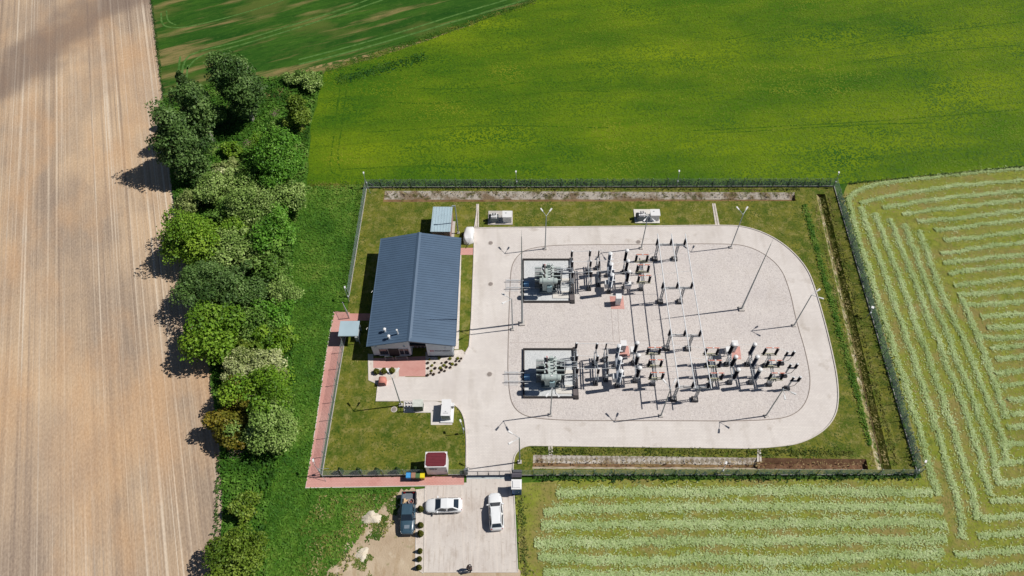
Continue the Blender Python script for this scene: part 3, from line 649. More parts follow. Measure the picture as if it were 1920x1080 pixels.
# short compound lawn
def exclude(x, y, polys):
    k = np.ones(len(x), bool)
    for p in polys: k &= ~inside(p, x, y)
    return x[k], y[k]
PADS = [gp(q) for q in ([(910, 384), (964, 384), (964, 424), (910, 424)], [(1184, 384), (1240, 384), (1240, 422), (1184, 422)], [(755, 750), (818, 750), (818, 776), (755, 776)], [(804, 750), (855, 750), (855, 800), (804, 800)], [(795, 860), (842, 860), (842, 895), (795, 895)], [(805, 395), (892, 395), (892, 462), (805, 462)], [(686, 448), (892, 448), (880, 725), (686, 725)], [(626, 580), (690, 580), (690, 640), (626, 640)])]
x, y = sample(LAWN, 17, HOLES); x, y = exclude(x, y, [ROAD, PATH] + PADS)
w = .55 * fbm(x, y, 3.0, 51) + .25 * fbm(x, y, .8, 52) + .2 * rng.random(len(x))
tufts('lawn_grass', x, y, .2, mix(gA([(56, 90, 18), (90, 110, 28), (124, 128, 48), (180, 168, 110)]), (w - .24) * 1.9), 'short olive grass of the fenced compound', zvar=.0, tilt=.15, z0=.03, lift=.05)
# tall growth along the fence lines and the bright band by the right ditch
def band(p0, p1, w, dens, cols, size, zvar, label, name='fence_grass', seed=0, hole=True):
    a, b = G(*p0), G(*p1); L_ = (b - a).length; n = int(L_ * w * dens); t = rng.random(n); s = rng.normal(0, .33, n) * w
    d = (b - a).normalized(); pr = Vector((-d.y, d.x, 0)); x = a.x + d.x * t * L_ + pr.x * s; y = a.y + d.y * t * L_ + pr.y * s
    k = rng.random(n) < (.35 + fbm(x, y, 1.6, seed + 60)); x, y = x[k], y[k]
    x, y = exclude(x, y, (HOLES if hole else []) + [ROAD])
    w_ = fbm(x, y, 1.4, seed + 61); tufts(name, x, y, size, mix(gA(cols), (w_ - .25) * 1.9), label, zvar=zvar, tilt=.4, z0=.03, lift=.1)
# crops mingle along the slanting field boundary
band((612, 134), (1005, 2), 1.6, 40, [(62, 106, 20), (90, 122, 28), (132, 138, 56)], .26, .0, 'ragged crop edge between the dark cereal and the barley', name='crop_edge', seed=41)
band((577, 348), (688, 349), 1.3, 40, [(70, 104, 24), (112, 128, 40), (150, 140, 76)], .26, .05, 'yellowing crop edge between the barley and the verge', name='crop_edge', seed=43)
band((630, 152), (800, 106), 2.4, 26, [(36, 82, 20), (54, 102, 26), (82, 120, 34)], .32, .06, 'dark green patch of taller barley near the hedge corner', name='crop_patch', seed=45)
DK = [(40, 72, 22), (62, 98, 34), (94, 126, 52)]
band((690, 345), (1560, 344), .95, 50, DK, .3, .5, 'dark tall grass along the far fence')
band((1000, 896), (1722, 893), .8, 50, DK, .28, .45, 'dark tall grass along the near fence', seed=3)
band((1574, 366), (1722, 880), .9, 50, DK, .3, .6, 'dark tall grass along the right fence', seed=5)
band((1508, 384), (1634, 836), .8, 110, [(60, 106, 22), (90, 132, 36), (130, 156, 64)], .22, .2, 'bright green tall grass band left of the right ditch', seed=7)
band((1552, 372), (1680, 872), .7, 40, [(84, 92, 30), (112, 114, 46), (146, 138, 74)], .22, .15, 'olive grass bank between right ditch and fence', seed=9)
band((1000, 846), (1600, 850), 1.0, 45, [(64, 84, 22), (92, 104, 34), (126, 128, 56)], .22, .14, 'olive grass between the road and the near ditch', seed=11)
band((720, 362), (1490, 366), .9, 9, [(110, 100, 60), (150, 138, 96), (186, 172, 130)], .2, .05, 'dry weeds on the slabs of the far ditch', name='dry_weeds', seed=31, hole=False)
band((1000, 866), (1626, 871), .9, 10, [(110, 96, 56), (150, 130, 86), (186, 166, 122)], .2, .05, 'dry weeds in the near ditch', name='dry_weeds', seed=33, hole=False)
band((1540, 372), (1660, 872), .8, 26, [(84, 92, 30), (128, 124, 60), (176, 160, 110)], .22, .1, 'weeds and dry grass in the right ditch', name='dry_weeds', seed=35, hole=False)
band((1526, 372), (1640, 876), .45, 24, [(96, 108, 40), (140, 132, 70), (196, 180, 130)], .2, .1, 'straw-coloured grass on the left lip of the right ditch', name='dry_weeds', seed=37)
band((720, 354), (1500, 356), .5, 35, [(40, 62, 14), (84, 92, 34), (140, 130, 80)], .22, .2, 'scrubby grass on the edge of the far ditch', seed=13)
band((412, 850), (402, 1080), .5, 40, DK, .26, .3, 'grass fringe along the ploughed field', seed=15)
band((284, 0), (315, 240), .5, 40, DK, .26, .3, 'crop fringe along the ploughed field', seed=17)
band((976, 930), (986, 1080), .9, 40, [(84, 104, 34), (124, 128, 62), (160, 146, 96)], .24, .15, 'dry grass beside the car park kerb', seed=19)
band((1590, 345), (1920, 313), .35, 50, [(40, 70, 14), (64, 92, 22), (110, 120, 50)], .24, .3, 'barley edge above the mown meadow', seed=21)
# rows of cut grass -----------------------------------------------------------
UP = [[(1592, 374), (1602, 358), (1640, 346), (1720, 335), (1810, 326), (1960, 312)], [(1612, 382), (1650, 371), (1720, 358), (1810, 347), (1960, 335)], [(1655, 391), (1720, 379), (1810, 367), (1960, 354)],
      [(1692, 403), (1760, 393), (1850, 383), (1960, 371)], [(1720, 416), (1810, 407), (1960, 391)], [(1752, 432), (1850, 421), (1960, 407)], [(1770, 452), (1850, 443), (1960, 429)], [(1764, 477), (1830, 466), (1960, 450)],
      [(1768, 494), (1840, 486), (1960, 475)], [(1778, 514), (1850, 503), (1960, 496)], [(1788, 536), (1860, 527), (1960, 516)], [(1796, 554), (1960, 540)], [(1808, 573), (1960, 563)], [(1838, 594), (1960, 586)], [(1850, 616), (1960, 609)], [(1836, 630), (1880, 636), (1960, 629)],
      [(1856, 653), (1960, 647)], [(1866, 673), (1960, 665)], [(1866, 700), (1960, 690)], [(1876, 723), (1960, 715)], [(1890, 751), (1960, 742)], [(1896, 779), (1960, 769)], [(1888, 803), (1960, 795)], [(1880, 836), (1960, 828)], [(1872, 870), (1960, 862)],
      [(1866, 906), (1960, 900)], [(1856, 941), (1960, 936)], [(1838, 972), (1960, 966)], [(1832, 1004), (1960, 998)], [(1788, 1040), (1870, 1034), (1960, 1028)], [(1700, 1082), (1800, 1072), (1960, 1060)]]
DG_ = [[(1590, 370), (1600, 412), (1616, 470), (1646, 560), (1690, 700), (1718, 790), (1742, 880), (1756, 930)], [(1612, 388), (1640, 460), (1667, 540), (1702, 640), (1732, 730), (1766, 840), (1792, 930), (1808, 1012)], [(1640, 400), (1662, 455), (1692, 540), (1726, 630), (1762, 730), (1798, 840), (1826, 940), (1830, 975)],
       [(1668, 410), (1692, 472), (1722, 550), (1754, 630), (1794, 730), (1832, 840), (1856, 930)], [(1695, 420), (1717, 482), (1748, 560), (1778, 635), (1818, 735), (1852, 825), (1872, 900)], [(1724, 432), (1746, 500), (1776, 570), (1808, 645), (1842, 725), (1872, 800), (1888, 870)], [(1800, 560), (1838, 640), (1866, 720), (1886, 786)]]
BT = [[(1043, 926), (1100, 922), (1440, 921), (1600, 922), (1748, 925)], [(1020, 962), (1060, 955), (1200, 951), (1440, 950), (1740, 950), (1768, 956)], [(1015, 986), (1200, 984), (1440, 982), (1600, 980), (1690, 976), (1775, 984)], [(1002, 1018), (1200, 1016), (1440, 1014), (1570, 1013), (1680, 1012), (1775, 1012)],
      [(1009, 1046), (1200, 1050), (1440, 1050), (1560, 1048), (1620, 1040), (1770, 1036)], [(1019, 1076), (1240, 1080), (1440, 1082), (1700, 1078)], [(1016, 1108), (1440, 1114), (1800, 1104)]]
RX, RY, RT, RW = [], [], [], []
for rows, wid, dens in ((UP, .7, 150), (DG_, .86, 140), (BT, 1.02, 150)):
    for row in rows:
        p = smooth_poly(gp(row), 2, False)
        for a, b in zip(p[:-1], p[1:]):
            L_ = (b - a).length
            if L_ < 1e-3: continue
            d = (b - a) / L_; n = int(L_ * wid * dens) + 1; t = rng.random(n) * L_; s = rng.normal(0, .31, n) * np.where(rng.random(n) < .1, 1.9, 1.0)
            cxm, cym = a.x + d.x * t, a.y + d.y * t
            loc_w = wid * (.6 + .8 * fbm(cxm, cym, 1.6, 71)); off = (fbm(cxm, cym, 2.2, 72) - .5) * .6
            s = s * loc_w + off
            RX.append(cxm - d.y * s); RY.append(cym + d.x * s); RT.append(np.full(n, math.atan2(d.y, d.x))); RW.append(np.abs(s - off) / loc_w)
x, y, th, sw = map(np.concatenate, (RX, RY, RT, RW))
k = rng.random(len(x)) < np.clip(1.35 - .45 * (fbm(x, y, 1.1, 73) < .36), 0, 1); x, y, th, sw = x[k], y[k], th[k], sw[k]
w = .5 * fbm(x, y, 2.4, 74) + .5 * rng.random(len(x))
o = tufts('cut_grass', x, y, .21, mix(gA([(148, 170, 98), (174, 196, 128), (196, 214, 152), (216, 228, 176)]), (w - .15) * 1.4), 'pale green cut grass lying in rows on the mown meadow', z0=.02, tilt=.14, aspect=.34, lift=.06, mat=STRAW, yaw=th + rng.normal(0, 1.1, len(x)))
zz = .09 * np.exp(-(sw / .42) ** 2)                       # heaped towards the middle of each row
co = np.empty(len(o.data.vertices) * 3); o.data.vertices.foreach_get('co', co); co = co.reshape(-1, 4, 3); co[:, :, 2] += (zz * rng.uniform(.4, 1, len(zz)))[:, None]
o.data.vertices.foreach_set('co', co.ravel()); o.data.update()
x, y = sample(gp([(1590, 346), (1720, 332), (1960, 309), (1960, 1100), (985, 1100), (968, 906), (1728, 897), (1640, 572)]), 14)
w = .6 * fbm(x, y, 4, 81) + .4 * rng.random(len(x))
tufts('stubble', x, y, .2, mix(gA([(104, 120, 36), (132, 138, 58), (152, 142, 82), (172, 156, 110)]), (w - .2) * 1.6), 'short brown-green stubble between the rows of cut grass', z0=.015, zvar=.0, tilt=.15, lift=.05)

# clipped conifers and shrubs ------------------------------------------------------
def shrub_mesh(h, r, pal, n, leaf, seed, cone=False):
    q = np.random.default_rng(seed); u = norm(q.normal(size=(n, 3))); t = q.uniform(0, 1, n)
    if cone:
        a = q.uniform(0, 6.28, n); prof = np.clip((1 - t) ** .7 * np.minimum(1, t * 6 + .5), .03, 1); P = np.stack([prof * r * np.cos(a), prof * r * np.sin(a), .06 + t * h], 1); u = norm(np.stack([np.cos(a), np.sin(a), np.full(n, .4)], 1))
    else: P = u * np.array([r, r, h * .5]) * q.uniform(.5, 1, n)[:, None] ** .4; P[:, 2] += h * .5
    N_ = norm(u + q.normal(size=(n, 3)) * .5); T = norm(np.cross(N_, q.normal(size=(n, 3)))); B = np.cross(N_, T); s = leaf * q.uniform(.6, 1.3, n)[:, None]
    return quads_mesh('foliage', P, T * s / 2, B * s / 2, mix([A(*c) for c in PAL[pal]], q.uniform(0, 1, n)))
PAL['thuja'] = [(58, 66, 12), (88, 92, 24), (112, 112, 36)]; PAL['purple'] = [(58, 44, 40), (84, 66, 56), (108, 90, 70)]; PAL['gold'] = [(96, 104, 24), (136, 138, 44), (170, 166, 70)]
m_stem = plain('stem', A(90, 76, 60), .9)
def shrub(name, label, px, py, me, group, sc=1.0, cat='shrub'):
    g = G(px, py); t = thing(name, label, cat, (g.x, g.y, .03), random.uniform(0, 6.28), group); t.scale = (sc, sc, sc)
    link('foliage', me, LEAF, t); MB().tube((0, 0, 0), (0, 0, .25), .035, .02, 5).build('stem', m_stem, t); return t
th_me = [shrub_mesh(1.45, .44, 'thuja', 420, .16, s, True) for s in (1, 2)]
ORD = ['first', 'second', 'third', 'fourth', 'fifth', 'sixth', 'seventh']
for k, (px, py, sc) in enumerate([(789, 956, .85), (789, 986, .82), (789, 1002, .9), (788, 1034, .7), (787, 1049, .7), (786, 1065, .75)]):
    shrub('thuja', '%s round clipped conifer from the top in the car park planting strip' % ORD[k], px, py, th_me[k % 2], 'clipped conifers beside the car park', sc)
tc_me = shrub_mesh(1.5, .4, 'fir', 420, .15, 5, True)
for k, (px, py) in enumerate([(640, 886), (674, 886), (708, 886), (746, 885), (781, 884)]):
    shrub('conifer', '%s small dark conifer from the path corner inside the near lawn fence' % ORD[k], px, py, tc_me, 'small conifers along the lawn fence', 1.0)
fr_me = shrub_mesh(.8, .42, 'thuja', 260, .15, 8)
for k, (px, py) in enumerate([(707, 699), (721, 698), (736, 697)]):
    shrub('round_shrub', '%s olive ball shrub from the left in the bed before the terrace' % ORD[k], px, py, fr_me, 'ball shrubs before the terrace')
pu_me, go_me = shrub_mesh(.4, .26, 'purple', 120, .11, 9), shrub_mesh(.42, .3, 'gold', 130, .11, 10)
NTH = ['first', 'second', 'third', 'fourth', 'fifth', 'sixth', 'seventh', 'eighth', 'ninth', 'tenth', 'eleventh', 'twelfth', 'thirteenth', 'fourteenth', 'fifteenth', 'sixteenth', 'seventeenth', 'eighteenth', 'nineteenth']
cnt = [0, 0]
for (zx, zy, kind) in sorted([(1205, 610, 1), (1380, 590, 1), (1575, 600, 1), (1715, 595, 1), (1775, 595, 0), (1745, 640, 0), (1680, 640, 0), (1510, 660, 0), (1425, 675, 0), (1300, 670, 0), (1175, 675, 0), (1250, 720, 1), (1470, 715, 1), (1575, 680, 0), (1620, 695, 1), (1685, 705, 0), (1180, 768, 0), (1310, 770, 0), (1405, 765, 1), (1510, 750, 0), (1580, 755, 0), (1425, 800, 0), (1480, 820, 0), (1240, 818, 1), (1385, 845, 0), (1230, 862, 0), (1280, 880, 0), (1172, 895, 0)]):
    px, py = 680 + zx / 9.6, 610 + zy / 9.6; nth = NTH[cnt[kind]]; cnt[kind] += 1
    shrub('low_shrub', nth + (' small yellow-green shrub' if kind else ' small dark purplish shrub') + ' from the left in the bed beside the terrace', px, py + 1, go_me if kind else pu_me, 'yellow-green shrubs in the gravel bed' if kind else 'dark shrubs in the gravel bed', random.uniform(.5, .8))

# sand heaps
def heap(name, label, px, py, rx, ry, h, mat, seed):
    c = G(px, py); mb = MB(); n, m = 26, 8; q = random.Random(seed); vs = []; fs = []
    for j in range(m + 1):
        t = j / m
        for i in range(n):
            a = 2 * math.pi * i / n; k = 1 + .16 * math.sin(3 * a + seed) + .1 * math.sin(5 * a + 2 * seed) + q.uniform(-.05, .05)
            vs.append((rx * t * k * math.cos(a), ry * t * k * math.sin(a), h * (1 - t ** 1.4) + q.uniform(-.05, .05) * (1 if 0 < j < m else 0)))
    for j in range(m):
        for i in range(n): fs.append((j * n + i, j * n + (i + 1) % n, (j + 1) * n + (i + 1) % n, (j + 1) * n + i))
    o = mb.add(vs, fs).build(name, mat, smooth=True); o.location = (c.x, c.y, .02); tag(o, label, 'sand heap', 'sand heaps')
m_sand = ground_mat('pale_sand', [(A(216, 204, 182), A(236, 226, 208), (1.2, 1.2, 1.2), 6, .3, .7, 1), (A(190, 174, 148), None, (2.5, 2.5, 2), 5, .55, .7, .5)], bump=1, bump_scale=5)
heap('sand_heap', 'larger pale sand heap in the grass left of the pickup', 697, 971, 1.35, .85, .55, m_sand, 3)
heap('sand_heap', 'smaller flat white sand heap near the bottom edge', 680, 1040, .75, .85, .22, m_sand, 5)

# ================================================================== BUILDINGS
m_wall = plain('white_render', A(216, 224, 234), .8, var=.05, scale=1.5)  # white with the blue of skylit shade tinted into it
m_roof = plain('slate_blue_sheet', A(84, 106, 130), .45, var=.07, scale=.6, spec=.5)
m_roofd = plain('slate_blue_trim', A(86, 108, 132), .45, var=.06)
m_glass = plain('window_glass', (.03, .04, .06), .08, var=.2, spec=.8)
m_frame = plain('window_frame', A(200, 204, 208), .5)
m_dark = plain('dark_panel', A(42, 44, 52), .6, var=.15)
m_galv = plain('galvanised_steel', A(160, 168, 172), .5, var=.12, metal=.2)
m_galvl = plain('galvanised_light', A(196, 202, 206), .5, var=.1, metal=.1)
m_white = plain('white_paint', A(238, 238, 238), .5, var=.03)
m_conc = plain('concrete', A(196, 190, 184), .9, var=.14, scale=2.5)
m_brown = plain('brown_glazing', A(120, 100, 96), .25, var=.2)

t = thing('substation_building', 'long white building with a slate-blue gabled metal roof', 'building', (-20.1, 50.0, 0), R(-1.2))
W, LN, RX_, EZ, RZ = 12.05, 19.0, 5.95, 3.25, 4.6
def roofz(x): return EZ + (RZ - EZ) * (x / RX_ if x <= RX_ else (W - x) / (W - RX_))
# walls follow the roof underside; entrance recess x 5.75..8.05
def wallpoly(mb, x0, x1, y0, y1):
    xs = sorted({x0, x1} | ({RX_} if x0 < RX_ < x1 else set()))
    n = len(xs); vs = []
    for y in (y0, y1):
        vs += [(x, y, 0) for x in xs] + [(x, y, roofz(x) - .06) for x in xs]
    fs = []
    for s in (0, 2 * n):
        for i in range(n - 1): fs.append((s + i, s + i + 1, s + n + i + 1, s + n + i))
    for i in range(n - 1): fs += [(n + i, n + i + 1, 3 * n + i + 1, 3 * n + i), (i, i + 1, 2 * n + i + 1, 2 * n + i)]
    fs += [(0, n, 3 * n, 2 * n), (n - 1, 2 * n - 1, 4 * n - 1, 3 * n - 1)]
    mb.add(vs, fs)
mb = MB(); wallpoly(mb, .45, 5.75, .35, 18.6); wallpoly(mb, 5.75, 8.05, 1.7, 18.6); wallpoly(mb, 8.05, 11.62, .12, 18.6)
mb.build('wall', m_wall, t)
MB().bx(.42, 5.76, .32, .36, 0, .3).bx(8.04, 11.65, .09, .13, 0, .35).bx(11.6, 11.65, .12, 18.6, 0, .3).build('plinth', m_dark, t)
for sgn, nm in ((0, 'left'), (1, 'right')):
    xa, xb = (0, RX_) if sgn == 0 else (RX_, W); za, zb = roofz(xa), roofz(xb)
    mb = MB(); y0, y1 = (0.0, LN)
    mb.add([(xa, y0, za), (xb, y0, zb), (xb, y1, zb), (xa, y1, za), (xa, y0, za - .1), (xb, y0, zb - .1), (xb, y1, zb - .1), (xa, y1, za - .1)], [(0, 1, 2, 3), (7, 6, 5, 4), (0, 4, 5, 1), (1, 5, 6, 2), (2, 6, 7, 3), (3, 7, 4, 0)])
    sl = mb.build('roof_slope', m_roof, t)
    mb = MB()                                              # standing seams from ridge to eave
    k = 0
    while k * .42 < LN - .1:
        y = .06 + k * .42; k += 1
        mb.add([(xa, y - .035, za + .002), (xb, y - .035, zb + .002), (xb, y + .035, zb + .002), (xa, y + .035, za + .002), (xa, y - .018, za + .05), (xb, y - .018, zb + .05), (xb, y + .018, zb + .05), (xa, y + .018, za + .05)], [(0, 1, 5, 4), (4, 5, 6, 7), (2, 3, 7, 6), (1, 2, 6, 5), (3, 0, 4, 7)])
    mb.build('standing_seam', m_roofd, sl)['kind'] = 'stuff'
    x_ = -.06 if sgn == 0 else W + .06
    g = MB().box((x_, LN / 2, EZ - .05), (.14, LN, .12)).build('gutter', m_roofd, sl)
    for yy in (.4, LN - .5):
        xw = .41 if sgn == 0 else 11.68
        MB().tube((xw, yy, 0), (xw, yy, EZ - .2), .05, n=8).build('downpipe', m_galvl, t)
MB().add([(RX_ - .32, -.02, roofz(RX_ - .32) + .03), (RX_, -.02, RZ + .11), (RX_ + .32, -.02, roofz(RX_ + .32) + .03), (RX_ - .32, LN + .02, roofz(RX_ - .32) + .03), (RX_, LN + .02, RZ + .11), (RX_ + .32, LN + .02, roofz(RX_ + .32) + .03)], [(0, 1, 4, 3), (1, 2, 5, 4), (0, 2, 1), (3, 4, 5)]).build('ridge_cap', m_roofd, t)
# front verge flashing of the right slope
MB().add([(RX_ - .1, -.05, RZ + .10), (W + .02, -.05, EZ + .09), (W + .02, .5, EZ + .09), (RX_ - .1, .5, RZ + .10), (RX_ - .1, -.05, RZ - .16), (W + .02, -.05, EZ - .16)], [(0, 1, 2, 3), (0, 4, 5, 1)]).build('verge_flashing', m_roofd, t)
def window(x0, x1, z0, z1, y, panes=1):
    w = MB(); f = .06
    w.bx(x0, x1, y - .05, y + .02, z0, z0 + f).bx(x0, x1, y - .05, y + .02, z1 - f, z1)
    for k in range(panes + 1):
        xx = x0 + (x1 - x0 - f) * k / panes; w.bx(xx, xx + f, y - .052, y + .021, z0 + f, z1 - f)
    o = w.build('window', m_frame, t)
    for k in range(panes):
        xx = x0 + f + (x1 - x0 - f) * k / panes; MB().bx(xx, xx + (x1 - x0 - f) / panes - f, y - .02, y, z0 + f, z1 - f).build('pane', m_glass, o)
    MB().bx(x0 - .06, x1 + .06, y - .14, y - .03, z0 - .05, z0).build('sill', m_white, o)
window(1.3, 2.6, .35, 2.0, .345); window(4.1, 5.5, .35, 2.0, .345, 2)
d = MB().bx(2.62, 4.08, .30, .34, .05, 2.05).build('garage_door', m_dark, t)
for k in range(3): MB().bx(2.66 + k * .48, 2.66 + k * .48 + .43, .28, .31, .1, 2.0).build('door_panel', m_dark, d)
d = MB().bx(5.9, 7.9, 1.62, 1.69, .05, 2.4).build('entrance_door', m_brown, t)
for k in range(4): MB().bx(5.9 + .5 * k, 5.95 + .5 * k, 1.58, 1.625, .05, 2.4).build('mullion', m_frame, d)
MB().bx(5.76, 8.04, .3, 1.62, 2.75, 2.85).build('porch_ceiling', m_dark, t)
MB().bx(11.62, 11.70, 8.0, 9.2, .05, 2.1).build('side_door', m_dark, t)
for px, py in ((719.5, 617), (727.5, 631)):
    g = G(px, py, 4.0); L_ = t.matrix_world if False else Matrix.Translation((-20.1, 50.0, 0)) @ Matrix.Rotation(R(-1.2), 4, 'Z'); p = L_.inverted() @ g; zb = roofz(p.x)
    v = MB().lathe([(.14, -.1), (.14, .6), (.10, .62), (.10, .7), (.24, .72), (.22, .8), (.08, .88)], (p.x + .2, p.y - .3, zb), 14).build('roof_vent', m_white, t, True)
    MB().lathe([(.28, 0), (.24, .1)], (p.x + .2, p.y - .3, zb), 14).build('flashing_collar', m_roofd, v)
g = G(745, 624, 4.2); p = L_.inverted() @ g
v = MB().lathe([(.11, -.1), (.11, 1.05), (.13, 1.06), (.13, 1.12)], (p.x + .1, p.y - .2, roofz(p.x)), 12).build('roof_pipe', m_white, t)
MB().box((1.0, .28, 2.55), (.3, .12, .08)).build('wall_lamp', m_white, t); MB().box((5.0, .28, 2.7), (.3, .12, .08)).build('wall_lamp', m_white, t); MB().box((10.7, .05, 2.5), (.16, .12, .14)).build('wall_lamp', m_white, t)
MB().path([(.4, 9.5, 2.9), (-.35, 9.5, 3.0), (-.5, 9.2, 2.95)], .035).build('camera_arm', m_white, t)
MB().path([(.4, 3.2, 2.9), (-.4, 3.2, 3.0), (-.5, 2.9, 2.95)], .035).build('camera_arm', m_white, t)
# emblem and lettering on the front wall
m_pink = plain('red_emblem', A(196, 56, 84), .5); m_ink = plain('dark_lettering', A(74, 66, 84), .5)
mb = MB()
for cx_, cz_, a0 in ((8.62, 1.72, 0), (8.86, 1.72, math.pi)):
    pts = [(.17 * math.cos(a0 + i * math.pi / 10 * 1.35 + .6), .17 * math.sin(a0 + i * math.pi / 10 * 1.35 + .6)) for i in range(13)]
    inn = [(.07 * math.cos(a0 + i * math.pi / 10 * 1.35 + .6) + .02, .07 * math.sin(a0 + i * math.pi / 10 * 1.35 + .6)) for i in range(13)]
    n0 = len(mb.v); vs = [(cx_ + p[0], .095, cz_ + p[1]) for p in pts] + [(cx_ + p[0], .095, cz_ + p[1]) for p in inn]
    mb.add(vs, [(i, i + 1, 13 + i + 1, 13 + i) for i in range(12)])
mb.build('emblem', m_pink, t)
def lettering(txt, size, mat, parent, loc, rot, extrude=.01, name='lettering', align='LEFT', sp=1.0):
    cu = bpy.data.curves.new('txt', 'FONT'); cu.body = txt; cu.size = size; cu.extrude = extrude; cu.align_x = align; cu.space_character = sp
    tmp = bpy.data.objects.new('txt', cu); COL.objects.link(tmp); dg = bpy.context.evaluated_depsgraph_get()
    me = bpy.data.meshes.new_from_object(tmp.evaluated_get(dg)); bpy.data.objects.remove(tmp); bpy.data.curves.remove(cu)
    me.materials.clear(); o = link(name, me, mat, parent); o.location = loc; o.rotation_euler = rot; return o
lettering('POLENERGIA', .42, m_ink, t, (9.1, .10, 1.57), (R(90), 0, 0), sp=.88)

# railing frames in front of the gable (bicycle hoops on the terrace)
for k, (x0, x1) in enumerate(((2.1, 3.2), (3.6, 5.2))):
    w = L_ @ Vector((x0, -.35, 0)); th_ = thing('railing', ('left' if k == 0 else 'right') + ' steel railing hoop on the red terrace before the gable', 'railing', (w.x, w.y, .04), R(-1.2), 'terrace railings')
    for xx in (0, x1 - x0): MB().tube((xx, 0, 0), (xx, 0, 1.0), .035).build('post', m_galv, th_)
    MB().tube((0, 0, 1.0), (x1 - x0, 0, 1.0), .035).build('top_rail', m_galv, th_); MB().tube((0, 0, .5), (x1 - x0, 0, .5), .025).build('middle_rail', m_galv, th_)

# flat-roofed shed behind the building ------------------------------------------
def cabin(name, label, cat, rect, h, wallm, roofm, over=.15, ribs=0, rot=R(-1.5), roofname='roof', front_open=False, slope=0.0):
    """rect = marks of the roof's far-left, far-right, near-right, near-left corners (seen at height h)"""
    p = [G(x, y, h) for x, y in rect]; c = sum((Vector(v) for v in p), Vector()) / 4
    w = ((p[1] - p[0]).length + (p[2] - p[3]).length) / 2; l = ((p[3] - p[0]).length + (p[2] - p[1]).length) / 2
    th_ = thing(name, label, cat, (c.x, c.y, 0), rot)
    z = h - .1
    r_ = MB().add([(-w / 2, -l / 2, z - slope), (w / 2, -l / 2, z - slope), (w / 2, l / 2, z + slope), (-w / 2, l / 2, z + slope), (-w / 2, -l / 2, h - slope), (w / 2, -l / 2, h - slope), (w / 2, l / 2, h + slope), (-w / 2, l / 2, h + slope)],
              [(3, 2, 1, 0), (4, 5, 6, 7), (0, 1, 5, 4), (1, 2, 6, 5), (2, 3, 7, 6), (3, 0, 4, 7)]).build(roofname, roofm, th_)
    if ribs:
        mb = MB()
        for k in range(ribs): xx = -w / 2 + w * (k + .5) / ribs; mb.add([(xx - .03, -l / 2, h - slope + .001), (xx + .03, -l / 2, h - slope + .001), (xx + .03, l / 2, h + slope + .001), (xx - .03, l / 2, h + slope + .001), (xx, -l / 2, h - slope + .05), (xx, l / 2, h + slope + .05)], [(0, 4, 5, 3), (4, 1, 2, 5), (0, 1, 4), (3, 5, 2)])
        mb.build('roof_rib', roofm, r_)
    if not front_open:
        MB().bx(-w / 2 + over, w / 2 - over, -l / 2 + over, l / 2 - over, 0, z - abs(slope) - .001).build('wall', wallm, th_)
    return th_, w, l
m_shroof = plain('pale_blue_sheet', A(176, 198, 208), .5, var=.08, scale=.7); m_brick = plain('pinkish_cladding', A(168, 140, 136), .8, var=.15)
th_, w, l = cabin('shed', 'shed with pale blue flat metal roof behind the long building', 'shed', [(811, 388), (848, 388), (845, 434), (808, 434)], 2.7, m_brick, m_shroof, .12, 7, R(-2.5), slope=.05)
MB().bx(-.55, .55, -l / 2 + .07, -l / 2 + .11, .05, 2.1).build('door', plain('shed_door', A(150, 120, 118), .7), th_); MB().bx(w / 2 - .12, w / 2 + .3, -l / 2 + .3, l / 2 - .8, 0, .14).build('foundation_kerb', m_conc, th_)
for k in range(5): MB().bx(-w / 2 + .3 + k * .6, -w / 2 + .36 + k * .6, -l / 2 + .06, -l / 2 + .119, 0, 2.5).build('cladding_rib', m_brick, th_)

# little shelter over the footpath ------------------------------------------------
th_, w, l = cabin('shelter', 'small flat-roofed shelter with pale roof straddling the red footpath', 'shelter', [(638, 602), (674, 602), (671, 629), (634, 629)], 2.5, m_wall, m_shroof, rot=R(-1.5), front_open=True, slope=.04)
for sx in (-1, 1):
    for sy in (-1, 1): MB().box((sx * (w / 2 - .15), sy * (l / 2 - .15), 1.18), (.09, .09, 2.36)).build('post', m_galv, th_)
MB().bx(-w / 2 + .12, w / 2 - .12, l / 2 - .14, l / 2 - .09, .15, 2.2).build('back_panel', m_galvl, th_); MB().bx(-w / 2 + .1, -w / 2 + .14, -l / 2 + .3, l / 2 - .3, .15, 2.2).build('side_panel', m_galvl, th_)
MB().bx(-w / 2 - .02, w / 2 + .06, -l / 2 - .06, -l / 2 - .004, 2.30, 2.44).build('fascia', m_shroof, th_)
MB().bx(w / 2 - .75, w / 2 - .3, -l / 2 + .5, l / 2 - .5, 0, 1.1).build('cabinet', m_galvl, th_)

# white kiosk with maroon roof ------------------------------------------------------
m_maroon = plain('maroon_sheet', A(118, 44, 54), .5, var=.1)
th_, w, l = cabin('kiosk', 'white container kiosk with a maroon ribbed roof by the near fence', 'kiosk', [(798, 847), (837, 847), (839, 876), (796, 876)], 2.75, m_white, m_white, .06, 0, R(-.8))
ch = .24; hw, hl = w / 2 - .1, l / 2 - .1
rf = MB().prism([(-hw + ch, -hl), (hw - ch, -hl), (hw, -hl + ch), (hw, hl - ch), (hw - ch, hl), (-hw + ch, hl), (-hw, hl - ch), (-hw, -hl + ch)], 2.751, 2.80).build('roof_panel', m_maroon, th_)
mb = MB()
for k in range(9):
    yy = -hl + .12 + (2 * hl - .24) * k / 8; xx = hw - (ch if k in (0, 8) else .06); mb.bx(-xx, xx, yy - .03, yy + .03, 2.80, 2.84)
mb.build('roof_rib', m_maroon, rf)
MB().bx(-w / 2 + .5, -w / 2 + 1.3, -l / 2 + .02, -l / 2 + .058, .1, 2.1).build('door', m_white, th_)
